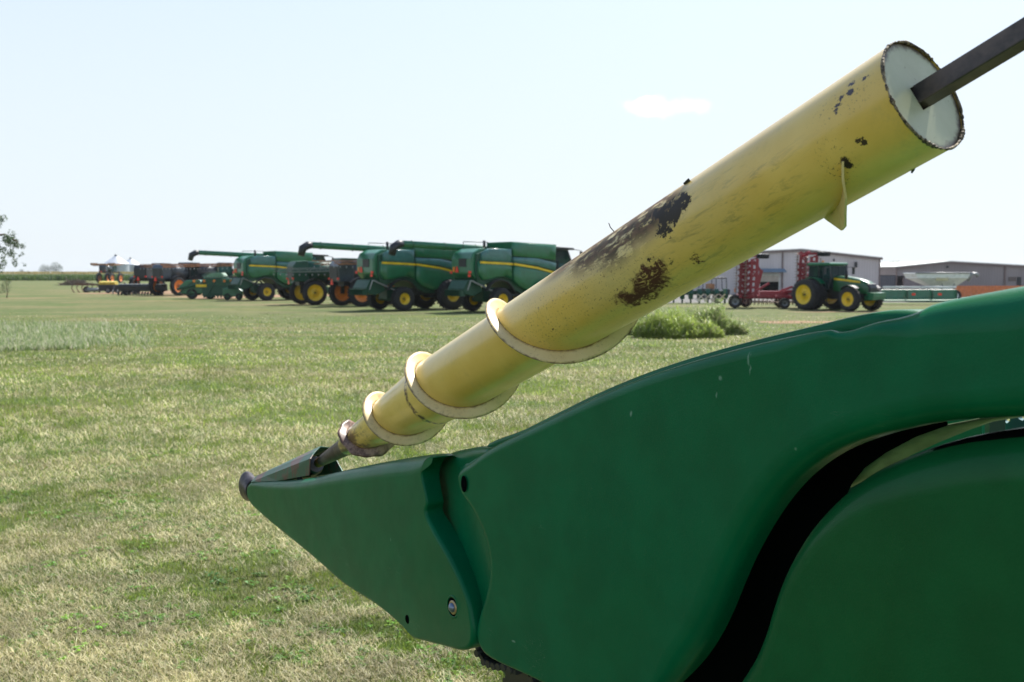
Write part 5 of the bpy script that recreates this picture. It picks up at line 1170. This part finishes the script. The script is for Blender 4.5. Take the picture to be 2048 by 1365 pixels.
for px, Y, h, lab in ((92, 900, 11, 'pale round tree far off on the horizon, left of its twin'), (114, 900, 13, 'taller pale tree far off on the horizon, right of its twin'), (46, 1100, 7, 'tiny far tree low on the horizon at the left')):
    tree('distant_tree', lab, (gx(px, Y), Y, 0), h, [], [(0, 0, h * .6, h * .38, h * .36), (h * .25, 0, h * .5, h * .28, h * .25), (-h * .25, 0, h * .45, h * .25, h * .25)], .9, (.05, .08, .04), (.1, .13, .07), px, n_leaf=26, tr_=.3, group='far trees on the horizon')
tree('yard_tree', 'light green tree peeping between the two warehouses', (gx(1786, 150), 150, 0), 4.6, [], [(0, 0, 3.2, 1.3, 1.1), (.9, 0, 2.7, .9, .9), (-.9, 0, 2.6, .9, .8)], .28, (.06, .1, .02), (.14, .19, .05), 31, n_leaf=300, tr_=.15)

# clump of tall weeds and grass in the middle distance
def clump(name, label, cxp, Y, rx, ry, h, n, c0, c1, seed, wd=.02, dry=.1):
    g_ = np.random.default_rng(seed); a = g_.random(n) * 2 * PI; q = np.sqrt(g_.random(n)); q = q * (.8 + .35 * noise2(np.cos(a) * 2 + 5, np.sin(a) * 2 + 5, seed, 1.3)); x = gx(cxp, Y) + rx * q * np.cos(a) * 1.12; y = Y + ry * q * np.sin(a)
    L = h * np.clip(1.05 - .75 * q ** 2, .1, 1) * (.25 + 1.25 * fbm(x * 1.0, y, seed, 2.6)) * (.45 + .6 * g_.random(n)); L = np.where(g_.random(n) < .03, L * 1.35, L); z = np.zeros(n)
    # side leaves start part way up the stems
    up_ = g_.random(n) < .6; z = np.where(up_, L * g_.random(n) * .9, 0); ln_ = np.where(up_, .12 + .16 * g_.random(n), L)
    cb = lerp3(c0, c1, g_.random(n)) * (.7 + .6 * fbm(x, y, seed + 9, 3.0))[:, None]; dm = g_.random(n) < dry; cb[dm] = np.array((.45, .42, .27)) * (.7 + .5 * g_.random(dm.sum()))[:, None]
    o = blades(name, x, y, z, ln_, np.where(up_, wd * 2.0, wd) * (.7 + .6 * g_.random(n)), np.where(up_, .3 + .6 * g_.random(n), .05 + .25 * g_.random(n)), cb, BLADE, bend=.9)
    tag(o, label, 'weeds'); return o
clump('weed_clump', 'bright yellow green grassy weed clump under the yellow auger, nearest of the clumps', 1350, 37.0, 1.5, .9, 1.22, 20000, (.22, .32, .05), (.46, .54, .14), 3, .016)
clump('weed_clump', 'leafy weed clump with pale seed heads on the right side of the bright one', 1415, 39.0, 1.25, .9, 1.35, 18000, (.17, .25, .06), (.42, .50, .18), 6, .020, .2)
clump('weed_clump', 'darker green weed clump half behind the auger flighting on the left', 1280, 39.0, .8, .7, 1.05, 8000, (.08, .14, .04), (.24, .32, .12), 9, .018)

# ================================================================== AIR
m = MB(); m.box(-2600, 2600, -30, 2600, -1, 24)
hzm = bpy.data.materials.new('thin_haze'); hzm.use_nodes = True; hn = hzm.node_tree
hn.nodes.remove(hn.nodes['Principled BSDF']); pv = hn.nodes.new('ShaderNodeVolumePrincipled'); pv.inputs['Color'].default_value = (.86, .93, 1, 1); pv.inputs['Density'].default_value = .0001; pv.inputs['Anisotropy'].default_value = .2
hn.links.new(pv.outputs[0], hn.nodes['Material Output'].inputs['Volume'])
tag(m.build('haze', hzm), kind='stuff')
sc.cycles.volume_bounces = 0
